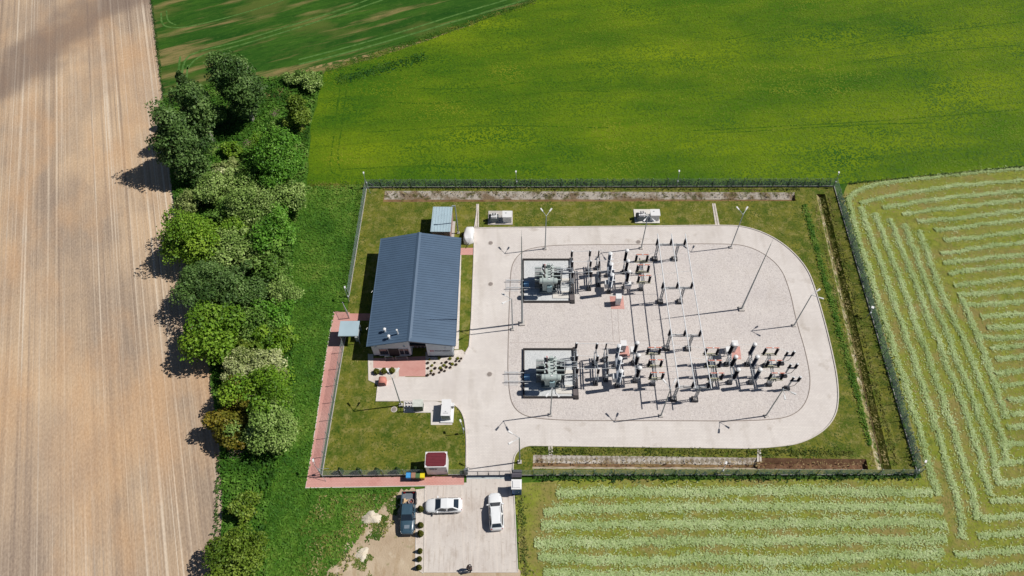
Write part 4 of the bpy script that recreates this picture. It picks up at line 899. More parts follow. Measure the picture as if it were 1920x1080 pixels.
for k in range(3): MB().bx(-w / 2 + .55 + .32 * k, -w / 2 + .8 + .32 * k, -l / 2 - .01, -l / 2 + .015, 1.85, 2.15).build('vent_grille', plain('grille', A(150, 130, 140), .6), th_)
MB().bx(w / 2 - .4, w / 2 - .1, -l / 2 + .03, -l / 2 + .057, 1.0, 1.4).build('notice', m_galvl, th_)

# red brick pedestal box --------------------------------------------------------------
g = G(718, 720); th_ = thing('brick_box', 'red box with rounded lid at the corner of the terrace paving', 'box', (g.x, g.y, .04), R(-2))
m_redb = plain('red_coating', A(214, 140, 126), .8, var=.1); m_redd = plain('dark_red_end', A(128, 86, 84), .8)
MB().bx(-.5, .5, -.3, .6, 0, .75).build('body', m_redb, th_)
mb = MB(); pr = [(.5 * math.cos(i * math.pi / 10), .75 + .3 * math.sin(i * math.pi / 10)) for i in range(11)]
mb.add([(x, -.32, z) for x, z in pr] + [(x, .62, z) for x, z in pr], [(i, i + 1, 12 + i, 11 + i) for i in range(10)] + [tuple(range(11)), tuple(range(21, 10, -1))]); mb.build('lid', m_redb, th_, True)
MB().bx(-.42, .42, -.335, -.322, .1, .95).build('end_panel', m_redd, th_)

# tarpaulin-covered load next to the shed ------------------------------------------------
g = G(878, 447); mb = MB(); n, m = 14, 12; vs = []; fs = []
for j in range(m + 1):
    t_ = j / m; yy = -1.35 + 2.9 * t_; bend = .28 * (t_ ** 2) * 1.6; wv = .76 * (1 - abs(2 * t_ - 1) ** 9) ** .5 + .02; hv = 1.3 * (1 - abs(2 * t_ - 1) ** 10) ** .5 + .02
    for i in range(n + 1):
        a = math.pi * i / n; q = abs(math.cos(a)) ** .45 * (1 if math.cos(a) > 0 else -1); z = abs(math.sin(a)) ** .4
        vs.append((q * wv * (1 + .04 * math.sin(9 * t_ + i)) + bend, yy, z * hv * (1 + .03 * math.sin(5 * i + 7 * t_)) + .04))
for j in range(m):
    for i in range(n): fs.append((j * (n + 1) + i, j * (n + 1) + i + 1, (j + 1) * (n + 1) + i + 1, (j + 1) * (n + 1) + i))
th_ = thing('covered_trailer', 'load covered by a white tarpaulin between shed and road', 'trailer', (g.x, g.y, .03), R(4))
mb.add(vs, fs).build('tarpaulin', m_white, th_, True)
for yy in (-.5, .5):
    MB().lathe([(.28, -.09), (.30, -.05), (.30, .05), (.28, .09)], (-.82, yy, .30), 14, (1, 0, 0)).build('wheel', m_dark, th_)
MB().tube((0, -1.35, .45), (-.2, -2.0, .4), .05).build('drawbar', m_dark, th_)

# portable toilet and bins by the gate --------------------------------------------------------
m_blue = plain('blue_plastic', A(52, 108, 172), .5, var=.08)
g = G(969, 928); th_ = thing('portable_toilet', 'blue portable toilet with white roof beside the gate', 'portable toilet', (g.x, g.y + .55, .03), R(-2))
MB().bx(-.56, .56, -.52, .56, .08, 2.05).build('cabin', m_blue, th_); MB().bx(-.64, .64, -.6, .66, 2.051, 2.18).bx(-.45, .45, -.4, .45, 2.181, 2.27).build('roof', m_white, th_)
d = MB().bx(-.36, .36, -.56, -.521, .12, 1.95).build('door', plain('blue_door', A(44, 92, 152), .5), th_); MB().box((.26, -.58, 1.05), (.08, .03, .16)).build('handle', m_galvl, d); MB().bx(-.62, .62, -.6, .62, 0, .079).build('skid', m_dark, th_)
g = G(969, 897); th_ = thing('waste_container', 'dark wheeled waste container behind the portable toilet', 'bin', (g.x, g.y + .25, .03), R(-2)); m_gp = plain('grey_plastic', A(88, 84, 94), .6)
MB().add([(-.5, -.38, .15), (.5, -.38, .15), (.5, .38, .15), (-.5, .38, .15), (-.6, -.46, 1.05), (.6, -.46, 1.05), (.6, .46, 1.05), (-.6, .46, 1.05)], [(3, 2, 1, 0), (0, 1, 5, 4), (1, 2, 6, 5), (2, 3, 7, 6), (3, 0, 4, 7), (4, 5, 6, 7)]).build('body', m_gp, th_)
MB().add([(-.64, -.5, 1.06), (.64, -.5, 1.06), (.64, .5, 1.06), (-.64, .5, 1.06), (-.6, -.2, 1.24), (.6, -.2, 1.24), (.6, .3, 1.26), (-.6, .3, 1.26)], [(3, 2, 1, 0), (0, 1, 5, 4), (1, 2, 6, 5), (2, 3, 7, 6), (3, 0, 4, 7), (4, 5, 6, 7)]).build('lid', m_gp, th_)
for sx in (-.5, .5):
    for sy in (-.35, .35): MB().lathe([(.09, -.03), (.09, .03)], (sx, sy, .09), 10, (1, 0, 0)).build('wheel', m_dark, th_)
for k, (px, nm, c, lid) in enumerate([(767.5, 'blue', (56, 140, 206), (70, 160, 226)), (777, 'brown', (92, 76, 70), (168, 128, 106)), (785, 'green', (60, 92, 56), (84, 116, 72)), (793.5, 'yellow', (214, 190, 20), (240, 220, 30))]):
    g = G(px, 898); th_ = thing('wheelie_bin', nm + '-lidded wheeled waste bin on the red path by the kiosk', 'bin', (g.x, g.y + .1, .045), R(-1), 'recycling bins on the path')
    mm, ml = plain(nm + '_bin', A(*c), .55), plain(nm + '_lid', A(*lid), .5)
    MB().add([(-.22, -.24, .08), (.22, -.24, .08), (.22, .24, .08), (-.22, .24, .08), (-.28, -.33, 1.0), (.28, -.33, 1.0), (.28, .33, 1.0), (-.28, .33, 1.0)], [(3, 2, 1, 0), (0, 1, 5, 4), (1, 2, 6, 5), (2, 3, 7, 6), (3, 0, 4, 7), (4, 5, 6, 7)]).build('body', mm, th_)
    MB().add([(-.30, -.37, 1.01), (.30, -.37, 1.01), (.30, .37, 1.01), (-.30, .37, 1.01), (-.27, -.32, 1.09), (.27, -.32, 1.09), (.27, .34, 1.13), (-.27, .34, 1.13)], [(3, 2, 1, 0), (0, 1, 5, 4), (1, 2, 6, 5), (2, 3, 7, 6), (3, 0, 4, 7), (4, 5, 6, 7)]).build('lid', ml, th_)
    for sx in (-.24, .24): MB().lathe([(.1, -.03), (.1, .03)], (sx, .26, .1), 10, (1, 0, 0)).build('wheel', m_dark, th_)
    MB().tube((-.22, .39, 1.0), (.22, .39, 1.0), .02).build('handle', mm, th_)

# ================================================================== FENCES
m_wire = plain('fence_wire', A(150, 164, 164), .6, var=.1); m_post = plain('fence_post', A(140, 150, 150), .55, metal=.1)
FH, PW = 1.9, 2.5
mb = MB()
def bar(mb, x0, x1, z0, z1, t_=.005): mb.add([(x0, -t_, z0), (x1, -t_, z0), (x1, -t_, z1), (x0, -t_, z1), (x0, t_, z0), (x1, t_, z0), (x1, t_, z1), (x0, t_, z1)], [(0, 1, 2, 3), (7, 6, 5, 4), (0, 3, 7, 4), (2, 1, 5, 6)])
for k in range(26): xx = -PW / 2 + .03 + k * .0976; bar(mb, xx - .004, xx + .004, .06, FH)
for k in range(9): zz = .08 + k * .225; mb.add([(-PW / 2, -.007, zz), (PW / 2, -.007, zz), (PW / 2, .007, zz), (-PW / 2, .007, zz), (-PW / 2, -.007, zz + .016), (PW / 2, -.007, zz + .016), (PW / 2, .007, zz + .016), (-PW / 2, .007, zz + .016)], [(0, 1, 5, 4), (2, 3, 7, 6), (4, 5, 6, 7)])
panel_me = mb.mesh('panel'); panel_me.materials.append(m_wire)
post_me = MB().bx(-.035, .035, -.035, .035, 0, FH + .1).bx(-.045, .045, -.045, .045, FH + .1, FH + .13).mesh('post'); post_me.materials.append(m_post)
foot_me = MB().bx(-PW / 2 + .04, PW / 2 - .04, -.03, .03, 0, .2).mesh('plinth'); foot_me.materials.append(m_conc)
def fence(label, p0, p1, last=True):
    a, b = G(*p0), G(*p1); L_ = (b - a).length; n = max(1, round(L_ / PW)); rz = math.atan2(b.y - a.y, b.x - a.x)
    th_ = thing('fence', label, 'fence', (a.x, a.y, .02), rz)
    for k in range(n):
        o = link('panel', panel_me, None, th_, ((k + .5) * L_ / n, 0, 0)); o.scale = (L_ / n / PW, 1, 1)
        o = link('plinth', foot_me, None, th_, ((k + .5) * L_ / n, 0, 0)); o.scale = (L_ / n / PW, 1, 1)
    for k in range(n + (1 if last else 0)): link('post', post_me, None, th_, (k * L_ / n, 0, 0))
    return th_
fence('grey wire mesh fence along the far side, between compound and barley field', (688, 352), (1563, 350))
fence('grey wire mesh fence on the left, from the far corner to the small gate', (655, 556), (688, 352), False)
fence('grey wire mesh fence on the left, along the red footpath', (604, 893), (648, 632), False)
fence('grey wire mesh fence at the near side, left of the sliding gate', (604, 893), (797, 891), False)
fence('short wire mesh fence between the kiosk and the sliding gate', (840, 891), (874, 891))
fence('grey wire mesh fence at the near side, right of the sliding gate', (962, 892), (1720, 891), False)
fence('grey wire mesh fence on the right, along the ditch and mown meadow', (1720, 891), (1563, 350), False)
# open wicket gate near the shelter
g = G(655, 596); th_ = thing('wicket_gate', 'small open wire gate leaf beside the flat-roofed shelter', 'gate', (g.x, g.y, .04), R(118))
MB().path([(0, 0, .1), (0, 0, 1.9), (1.3, 0, 1.9), (1.3, 0, .1), (0, 0, .1)], .03).build('frame', m_galvl, th_); mb = MB()
for k in range(12): mb.tube((.1 + k * .1, 0, .1), (.1 + k * .1, 0, 1.9), .008, n=4)
mb.build('bars', m_galvl, th_)
for xx in (-.12, 1.5): MB().tube((xx, 0, 0), (xx, 0, 2.1), .05).build('post', m_galvl, th_)
# sliding gate
a, b = G(876, 893), G(957, 892); L_ = (b - a).length; th_ = thing('sliding_gate', 'grey barred sliding gate across the road entrance', 'gate', (a.x, a.y, .05), math.atan2(b.y - a.y, b.x - a.x)); m_gate = plain('gate_paint', A(110, 114, 120), .5)
fr = MB().bx(0, L_, -.03, .03, .12, .24).bx(0, L_, -.03, .03, 1.55, 1.63)
for k in range(5): xx = L_ * k / 4; fr.bx(xx - .035, xx + .035, -.032, .032, .1, 1.64)
fr = fr.build('gate_frame', m_gate, th_); mb = MB(); n = int(L_ / .13)
for k in range(1, n): mb.box((L_ * k / n, 0, .9), (.022, .022, 1.3))
mb.build('bars', m_gate, fr)
for xx in (-.25, L_ + .25): MB().box((xx, .1, 1.0), (.16, .16, 2.0)).build('post', m_gate, th_)
MB().box((L_ / 2, -.1, .9), (.14, .1, .3)).build('lock_box', m_dark, th_); MB().box((-.1, .5, .4), (.4, .6, .8)).build('drive_unit', m_gate, th_)

# ================================================================== LAMPS, MASTS, POLES
LPH = 7.85
def lamp(label, px, py, az, first=[]):
    g = G(px, py)
    if not first:
        th_ = thing('lamp_post', label, 'lamp post', (g.x, g.y, .05), R(az), 'twin-arm lamp posts')
        MB().lathe([(.09, 0), (.085, 1.2), (.06, LPH)], n=10).build('pole', m_galv, th_); MB().box((0, 0, .09), (.5, .5, .18)).build('footing', m_conc, th_)
        for s in (-1, 1):
            d = Vector((math.cos(R(32 * s)), math.sin(R(32 * s)), .16)); tip = Vector((0, 0, LPH - .05)) + d * .95
            ar = MB().tube((0, 0, LPH - .05), tip, .035, .03, 8).build('arm', m_galvl, th_)
            q = Matrix.Rotation(R(32 * s), 3, 'Z') @ Matrix.Rotation(R(-9), 3, 'Y'); hd = MB(); c = tip + d.normalized() * .28
            vs = [c + q @ Vector(v) for v in ((-.3, -.09, -.03), (.34, -.13, -.03), (.34, .13, -.03), (-.3, .09, -.03), (-.3, -.07, .05), (.30, -.1, .06), (.30, .1, .06), (-.3, .07, .05))]
            hd.add(vs, [(3, 2, 1, 0), (4, 5, 6, 7), (0, 1, 5, 4), (1, 2, 6, 5), (2, 3, 7, 6), (3, 0, 4, 7)]).build('lamp_head', m_white, ar)
        first.append(th_); return th_
    th_ = copy_tree(first[0]); th_.location = (g.x, g.y, .05); th_.rotation_euler = (0, 0, R(az)); th_['label'] = label; return th_
lamp('twin-arm lamp post at the top-left edge of the gravel yard', 1022, 467, 88)
lamp('twin-arm lamp post in the middle of the yard top edge, arms towards the yard', 1202, 466, -92)
lamp('twin-arm lamp post at the top right of the yard, arms over the lawn', 1369.8, 464.4, 88)
lamp('twin-arm lamp post at the right curve of the yard, arms over the road', 1488, 611, 0)
lamp('twin-arm lamp post at the lower right corner of the yard', 1436, 780, -66)
lamp('twin-arm lamp post in the middle of the yard lower edge', 1239, 780, 90)
lamp('twin-arm lamp post in front of the lower transformer', 1032, 778, -92)
lamp('twin-arm lamp post at the left yard edge, arms over the road to the building', 961, 618, 180)
lamp('twin-arm lamp post in the lawn below the terrace', 752, 760, 90)
lamp('twin-arm lamp post beside the sliding gate', 974.5, 867, 180)
def mast(label, px, py, h, r):
    g = G(px, py); th_ = thing('lightning_mast', label, 'mast', (g.x, g.y, .05), 0, 'lightning masts')
    MB().lathe([(r, 0), (r * .8, h * .4), (r * .5, h * .75), (r * .28, h)], n=10).build('mast_tube', m_galv, th_); MB().tube((0, 0, h), (0, 0, h + 1.2), .018, .01, 6).build('air_terminal', m_galvl, th_); MB().box((0, 0, .12), (.8, .8, .24)).build('footing', m_conc, th_)
mast('tall slim lightning mast left of the upper transformer', 979, 607, 20.0, .14)
mast('tall slim lightning mast in the open right part of the yard', 1390, 580, 15.4, .12)
def campole(label, px, py, h, az, brace=False, head=.22):
    g = G(px, py); th_ = thing('camera_pole', label, 'pole', (g.x, g.y, .02), R(az), 'perimeter camera poles')
    MB().tube((0, 0, 0), (0, 0, h), .05, .04, 8).build('pole', m_galv, th_); MB().tube((0, 0, h - .15), (.35, 0, h - .05), .025).build('bracket', m_galv, th_)
    hd = MB().box((.5, 0, h), (.34, head * .8, .14)).build('camera', m_white, th_); MB().box((.5, 0, h + .1), (.4, head * .8 + .04, .03)).build('sun_hood', m_white, hd)
    if brace:
        for a in (200, 290): MB().tube((0, 0, h * .6), (1.2 * math.cos(R(a)), 1.2 * math.sin(R(a)), 0), .025).build('brace', m_galv, th_)
    MB().box((0, -.12, 1.3), (.25, .14, .4)).build('control_box', m_galvl, th_)
campole('braced camera pole at the far left fence corner', 689, 354, 3.2, 100, True)
campole('camera pole in the left fence above the small gate', 655, 566, 3.0, 100)
campole('braced camera pole at the path corner of the near fence', 602, 890, 3.6, 110, True)
campole('camera pole on the far fence above the left lamp post', 968, 352, 3.2, 90)
campole('camera pole on the far fence near its middle', 1267, 351, 3.2, 80)
campole('camera pole at the far right fence corner', 1560, 352, 3.0, 70)
campole('camera pole on the right fence midway along the ditch', 1624, 596, 2.0, 60, head=.4)
campole('camera pole on the near fence left of the right corner', 1350, 889, 2.6, 60)
campole('camera pole at the near right fence corner', 1712, 888, 3.0, 50, True)
campole('short camera pole in the lawn beside the road bend', 869, 813, 2.9, 110)
g = G(859.5, 437.5); th_ = thing('light_pole', 'plain grey pole between the shed and the white tarpaulin', 'pole', (g.x, g.y, .03), R(178)); MB().lathe([(.10, 0), (.07, 6.6)], n=10).build('pole', m_galv, th_); MB().box((0, 0, .1), (.4, .4, .2)).build('footing', m_conc, th_); MB().box((.25, 0, 6.5), (.5, .2, .12)).build('floodlight', m_galv, th_)

# ================================================================== ELECTRICAL EQUIPMENT
YR = R(-2)
m_ins = plain('brown_porcelain', A(46, 38, 40), .3, var=.2, scale=6); m_insg = plain('grey_porcelain', A(150, 158, 170), .35, var=.12, scale=6)
m_foot = plain('black_footing', A(52, 52, 58), .8, var=.2); m_blade = plain('orange_blade', A(232, 128, 96), .5, var=.08); m_alu = plain('aluminium_tube', A(236, 238, 240), .45, var=.04)  # footings are near black all over
m_tank = plain('pale_green_enamel', A(186, 198, 194), .5, var=.08); m_finK = plain('shaded_fin_enamel', A(74, 84, 90), .6, var=.15); m_fin = plain('radiator_enamel', A(112, 124, 130), .55, var=.12); m_steel = plain('bay_steel', A(150, 158, 166), .5, var=.14, metal=.15)
m_cab = plain('cabinet_grey', A(226, 228, 230), .5, var=.04); m_oil = plain('bund_wall', A(58, 54, 54), .85, var=.25, scale=3)
m_yel = plain('pale_yellow_bar', A(214, 212, 170), .5)
_ins = {}
def insulator(h, r, mat=None):
    key = (round(h, 2), round(r, 2), (mat or m_ins).name)
    if key not in _ins:
        n = max(4, int(h / .13)); pr = [(r * .62, 0)]
        for k in range(n): z = h * (k + .15) / n; pr += [(r * .62, z), (r, z + .25 * h / n), (r * .62, z + .6 * h / n)]
        pr += [(r * .62, h)]; me = MB().lathe(pr, n=9).mesh('insulator'); me.materials.append(mat or m_ins); _ins[key] = me
    return _ins[key]
def ins(parent, loc, h, r, mat=None, cap=True, rot=None):
    o = link('insulator', insulator(h, r, mat), None, parent, loc)
    if rot: o.rotation_euler = rot
    if cap: c = MB().lathe([(r * .7, 0), (r * .75, .07), (r * .4, .12)], n=9).build('cap', m_alu, o); c.location = (0, 0, h)
    return o
def legs(th_, y=1.4, z=2.2, w=.17, beam=4.3):
    for s in (-1, 1):
        MB().box((0, s * y, .16), (.62, .62, .32)).build('footing', m_foot, th_)
        mb = MB()
        for sx in (-1, 1):
            for sy in (-1, 1): mb.box((sx * w, s * y + sy * w, (z + .3) / 2), (.06, .06, z - .3))
        for k in range(5):
            za, zb = .4 + (z - .5) * k / 5, .4 + (z - .5) * (k + 1) / 5; q = 1 if k % 2 else -1
            for sx in (-1, 1): mb.tube((sx * w, s * y - q * w, za), (sx * w, s * y + q * w, zb), .018, n=4)
        mb.build('lattice_leg', m_steel, th_)
    MB().box((-.16, 0, z), (.09, beam, .16)).box((.16, 0, z), (.09, beam, .16)).build('beam', m_steel, th_)
def device(name, label, cat, mark, ztop, group=None, rz=YR):
    g = G(mark[0], mark[1], ztop); return thing(name, label, cat, (g.x, g.y, .06), rz, group)
TOPS = {}
def reg(key, th_, pts):
    M = Matrix.Translation(th_.location) @ Matrix.Rotation(th_.rotation_euler.z, 4, 'Z'); TOPS[key] = (th_, [M @ Vector(p) for p in pts], M)
SP = 1.9
def support_row(key, label, mark, ih=1.25, r=.18, zt=4.95, sp=SP, ly=1.55):
    th_ = device('support_insulators', label, 'insulators', mark, zt, 'rows of post insulators'); legs(th_, ly, 2.3)
    zc = zt - ih
    for k in (1, 0, -1):
        MB().box((0, k * sp, (2.38 + zc) / 2), (.13, .13, zc - 2.38)).build('column', m_galvl, th_); ins(th_, (0, k * sp, zc), ih, r)
    reg(key, th_, [(0, k * sp, zt + .05) for k in (1, 0, -1)])
def earth_switch(key, label, mark, zt=4.1, sp=SP, ly=1.55):
    th_ = device('earthing_switch', label, 'switch', mark, zt, 'earthing switches'); legs(th_, ly, 2.3)
    for k in (1, 0, -1):
        ins(th_, (0, k * sp, 2.4), zt - 2.5, .11); MB().tube((-.5, k * sp, 2.5), (.6, k * sp, 2.5), .03).tube((-.1, k * sp, zt), (.9, k * sp + .1, zt), .022).build('switch_arm', m_galvl, th_)
    MB().tube((.25, -2.1, 2.5), (.25, 2.1, 2.5), .03).build('drive_rod', m_galv, th_); MB().box((.1, -1.55, 1.2), (.4, .3, .6)).build('drive_box', m_cab, th_)
    reg(key, th_, [(0, k * sp, zt + .05) for k in (1, 0, -1)])
def breaker(key, label, mark, zt=5.2, sp=SP):
    th_ = device('circuit_breaker', label, 'circuit breaker', mark, zt, 'circuit breakers'); legs(th_, 1.5, 1.7)
    MB().box((0, 0, 1.95), (.45, 4.2, .34)).build('drive_housing', m_insg, th_); MB().box((-.4, -.9, 1.2), (.55, .8, 1.1)).build('drive_cabinet', m_cab, th_)
    for k in (1, 0, -1):
        o = ins(th_, (0, k * sp, 2.12), 1.45, .27, m_insg, False); MB().lathe([(.26, 0), (.26, .16)], n=10).build('flange', m_alu, o).location = (0, 0, 1.45)
        o = ins(th_, (0, k * sp, 3.73), zt - 3.98, .29, m_insg, False); MB().lathe([(.3, 0), (.31, .14), (.14, .22)], n=10).build('head', m_alu, o).location = (0, 0, zt - 3.98)
        MB().box((.35, k * sp, 3.65), (.55, .16, .05)).build('terminal', m_alu, th_)
    reg(key, th_, [(0, k * sp, zt) for k in (1, 0, -1)])
def current_tr(key, label, mark, zt=4.95, sp=SP, head='white', name='current_transformer'):
    th_ = device(name, label, 'transformer', mark, zt, 'instrument transformers'); legs(th_, 1.4, 2.1)
    for k in (1, 0, -1):
        MB().box((0, k * sp, 2.33), (.5, .5, .3)).build('base_tank', m_cab if head == 'white' else m_insg, th_)
        ih = zt - 2.48 - .32; o = ins(th_, (0, k * sp, 2.48), ih, .27 if head == 'white' else .27, m_ins if head == 'white' else plain('slate_porcelain', A(74, 80, 96), .35, var=.15, scale=6), False)
        hd = MB().lathe([(.24, 0), (.3, .04), (.3, .2), (.22, .28), (.05, .32)], n=12).build('head', m_white, o, True); hd.location = (0, 0, ih)
    reg(key, th_, [(0, k * sp, zt - .15) for k in (1, 0, -1)])
def disconnector(key, label, mark, zt=4.2, sp=SP, gap=1.6):
    th_ = device('disconnector', label, 'disconnector', mark, zt, 'disconnectors with orange blades'); legs(th_, 1.45, 2.3)
    for k in (1, 0, -1):
        b = MB().box((0, k * sp - .12, 2.46), (gap + .5, .07, .14)).box((0, k * sp + .12, 2.46), (gap + .5, .07, .14)).build('base_rail', m_yel, th_)
        for s in (-1, 1): ins(th_, (s * gap / 2, k * sp, 2.56), zt - 2.68, .19)
        MB().tube((-gap / 2 - .1, k * sp, zt), (gap / 2 + .1, k * sp, zt), .06, n=8).build('blade', m_blade, th_)
        MB().box((.02, k * sp, zt + .02), (.2, .16, .12)).build('contact', m_alu, th_)
    MB().tube((0, -2.0, 2.36), (0, 2.0, 2.36), .03).build('drive_rod', m_galv, th_); MB().box((-.2, -1.45, 1.2), (.5, .35, .8)).build('drive_box', m_cab, th_)
    reg(key, th_, [(0, k * sp, zt) for k in (1, 0, -1)])
def wires(k0, k1, dx0=0, dx1=0, r=.017):
    t0, p0, M0 = TOPS[k0]; _, p1, _ = TOPS[k1]; inv = M0.inverted()
    for a, b in zip(p0, p1):
        a = a + EX * dx0; b = b + EX * dx1; mb = MB(); prev = inv @ a
        for i in range(1, 5):
            q = a.lerp(b, i / 4); q.z -= .12 * math.sin(math.pi * i / 4); q = inv @ q; mb.tube(prev, q, r, n=5, caps=False); prev = q
        mb.build('conductor', m_alu, t0)

# three bays ---------------------------------------------------------------------
for bay, nm, A_, B_, C_, D_, E_, F_ in ((1, 'upper', (1073.5, 491), (1108, 490), (1124.5, 489), (1146.5, 494), (1178, 488), (1207, 497)), (2, 'lower', (1082, 667), (1121, 668), (1139, 667), (1163, 671), (1197.5, 665), (1230.5, 675))):
    support_row('A%d' % bay, 'row of post insulators on the right edge of the %s transformer pit' % nm, A_, ly=2.3)
    support_row('B%d' % bay, 'row of post insulators standing free right of the %s transformer pit' % nm, B_)
    earth_switch('C%d' % bay, 'thin earthing switch row between post insulators and breaker of the %s bay' % nm, C_)
    breaker('D%d' % bay, 'three-pole pale grey circuit breaker in the %s bay' % nm, D_)
    current_tr('E%d' % bay, 'row of three black white-capped current transformers in the %s bay' % nm, E_)
    disconnector('F%d' % bay, 'disconnector with three orange blades at the right of the %s bay' % nm, F_)
    wires('A%d' % bay, 'B%d' % bay, r=.032); wires('B%d' % bay, 'C%d' % bay); wires('C%d' % bay, 'D%d' % bay); wires('D%d' % bay, 'E%d' % bay); wires('E%d' % bay, 'F%d' % bay, 0, -.8)
disconnector('G1', 'disconnector with orange blades just right of the three busbars', (1341, 676)); current_tr('G2', 'row of three black white-capped current transformers right of the busbars', (1380.5, 668))
current_tr('G3', 'row of three slate voltage transformers with white domes at the far right', (1421, 668), head='dome', name='voltage_transformer'); disconnector('G4', 'rightmost disconnector with orange blades', (1454, 676))
wires('G1', 'G2', .8); wires('G2', 'G3'); wires('G3', 'G4', 0, -.8)
arr = []
for k, (px, py, w_) in enumerate(((1464, 682, 'top'), (1469.5, 705, 'middle'), (1474.5, 729, 'bottom'))):
    g = G(px, py); th_ = thing('surge_arrester', '%s of the three surge arrester stands at the right end of the yard' % w_, 'surge arrester', (g.x, g.y, .06), YR, 'surge arrester stands')
    MB().box((0, 0, .16), (.7, .62, .32)).build('footing', m_foot, th_); MB().box((0, 0, 1.25), (.16, .16, 1.9)).build('column', m_steel, th_)
    MB().box((.42, 0, 2.22), (1.25, .22, .1)).build('top_plate', m_galvl, th_); MB().path([(.95, 0, 2.2), (.75, 0, .9), (.1, 0, .5)], .035).build('cable_loop', m_foot, th_)
    ins(th_, (0, 0, 2.28), .95, .16); ins(th_, (.85, 0, 2.28), 1.05, .2); MB().tube((0, 0, 3.25), (.85, 0, 3.35), .025).build('conductor', m_alu, th_)
    M = Matrix.Translation(th_.location) @ Matrix.Rotation(YR, 4, 'Z'); arr.append(M @ Vector((0, 0, 3.25)))
t0, p0, M0 = TOPS['G4']
for a, b in zip(p0, arr): a = a + EX * .8; MB().tube(M0.inverted() @ a, M0.inverted() @ b, .028, n=5).build('conductor', m_alu, t0)

# gantries and the three long busbars -----------------------------------------------
GZ, IZ = 3.65, 1.2; bus = [[], [], []]
for k, (pa, pb) in enumerate((((1227, 487), (1264, 487)), ((1237, 567), (1274, 567)), ((1249, 654), (1289, 655)), ((1262, 749), (1302, 750)))):
    a, b = G(*pa), G(*pb); rz = math.atan2(b.y - a.y, b.x - a.x); L_ = (b - a).length
    th_ = thing('busbar_gantry', '%s steel gantry from the top carrying the three long busbars' % ORD[k], 'gantry', (a.x, a.y, .06), rz, 'busbar gantries')
    for xx in (0, L_):
        MB().box((xx, 0, .17), (.85, .75, .34)).build('footing', m_foot, th_); MB().box((xx, 0, .36), (.5, .45, .05)).build('base_plate', m_conc, th_)
        mb = MB()
        for sx in (-1, 1):
            for sy in (-1, 1): mb.box((xx + sx * .13, sy * .13, GZ / 2 + .18), (.06, .06, GZ - .3))
        for j in range(8):
            za, zb = .4 + (GZ - .5) * j / 8, .4 + (GZ - .5) * (j + 1) / 8; q = 1 if j % 2 else -1
            for s in (-1, 1): mb.tube((xx - q * .13, s * .13, za), (xx + q * .13, s * .13, zb), .02, n=4); mb.tube((xx + s * .13, -q * .13, za), (xx + s * .13, q * .13, zb), .02, n=4)
        mb.build('lattice_column', m_steel, th_)
    x0 = -.2; xs = [x0 + j * 2.05 for j in range(3)]
    MB().box((x0 + 2.05, -.12, GZ), (4.5, .08, .16)).box((x0 + 2.05, .12, GZ), (4.5, .08, .16)).build('crossbeam', m_galvl, th_)
    M = Matrix.Translation(th_.location) @ Matrix.Rotation(rz, 4, 'Z')
    for j, xx in enumerate(xs): ins(th_, (xx, 0, GZ + .09), IZ, .19); bus[j].append(M @ Vector((xx, 0, GZ + IZ + .28)))
for j, nm in enumerate(('left', 'middle', 'right')):
    a, b = bus[j][0], bus[j][-1]; d = (b - a).normalized(); mb = MB(); p = [a - d * .9] + bus[j] + [b + d * .9]; o0 = p[0].copy()
    for q, s in zip(p[:-1], p[1:]): mb.tube(q - o0, s - o0, .07, n=8)
    o = mb.build('busbar', m_alu); o.location = o0; tag(o, '%s of the three long white busbar tubes across the yard' % nm, 'busbar', 'long busbar tubes')
def closest(a, d, p): return a + d * ((p - a).dot(d) / d.dot(d))
for key in ('F1', 'F2', 'G1'):
    t0, p0, M0 = TOPS[key]
    for j in range(3):
        a = p0[j] + EX * (.85 if key != 'G1' else -.85); c = closest(bus[j][0], bus[j][-1] - bus[j][0], a); inv = M0.inverted()
        MB().tube(inv @ a, inv @ Vector((c.x, a.y, c.z - .05)), .022, n=5).build('conductor', m_alu, t0)

# power transformers in their pits ----------------------------------------------------
m_pit = ground_mat('pit_gravel', [(A(210, 214, 216), A(226, 228, 228), (.6, .6, .6), 5, .3, .7, 1), (A(150, 152, 156), None, (5, 5, 5), 5, .52, .7, .5)], bump=1, bump_scale=9)
def pit(label, q):
    p = gp(q); c = sum(p, Vector()) / 4
    th_ = thing('transformer_pit', label, 'oil pit', (c.x, c.y, .05), 0); P = [Vector((v.x - c.x, v.y - c.y, 0)) for v in p]
    MB().prism([(v.x, v.y) for v in P], 0, .03).build('gravel_fill', m_pit, th_)
    for i in range(4):
        a, b = P[i], P[(i + 1) % 4]; d = (b - a).normalized(); n_ = Vector((-d.y, d.x, 0)); w_ = .55 if i == 1 else .22
        cc = (a + b) / 2; MB().box((cc.x + n_.x * 0, cc.y, .15), ((b - a).length + w_ - .002 * i, w_, .26 - .004 * i), math.atan2(d.y, d.x)).build('pit_wall', m_oil, th_)
    cr = P[1]; MB().box((cr.x - .1, cr.y + .75, .21), (.62, 1.1, .22)).build('drain_cover', plain('cover_plate', A(112, 104, 104), .8), th_)
    for dy, w_, x0, x1 in ((0, 0, 0, 0),):
        pass
    return th_
pit('dark-walled gravel pit under the upper power transformer', [(981, 567), (1074, 567), (1071, 488), (981, 488)])
pit('dark-walled gravel pit under the lower power transformer', [(982, 746), (1081, 746), (1077, 656), (982, 656)])
m_rail = plain('rail_steel', A(206, 208, 210), .5, metal=.1); m_padw = plain('white_concrete', A(226, 222, 214), .85, var=.06)
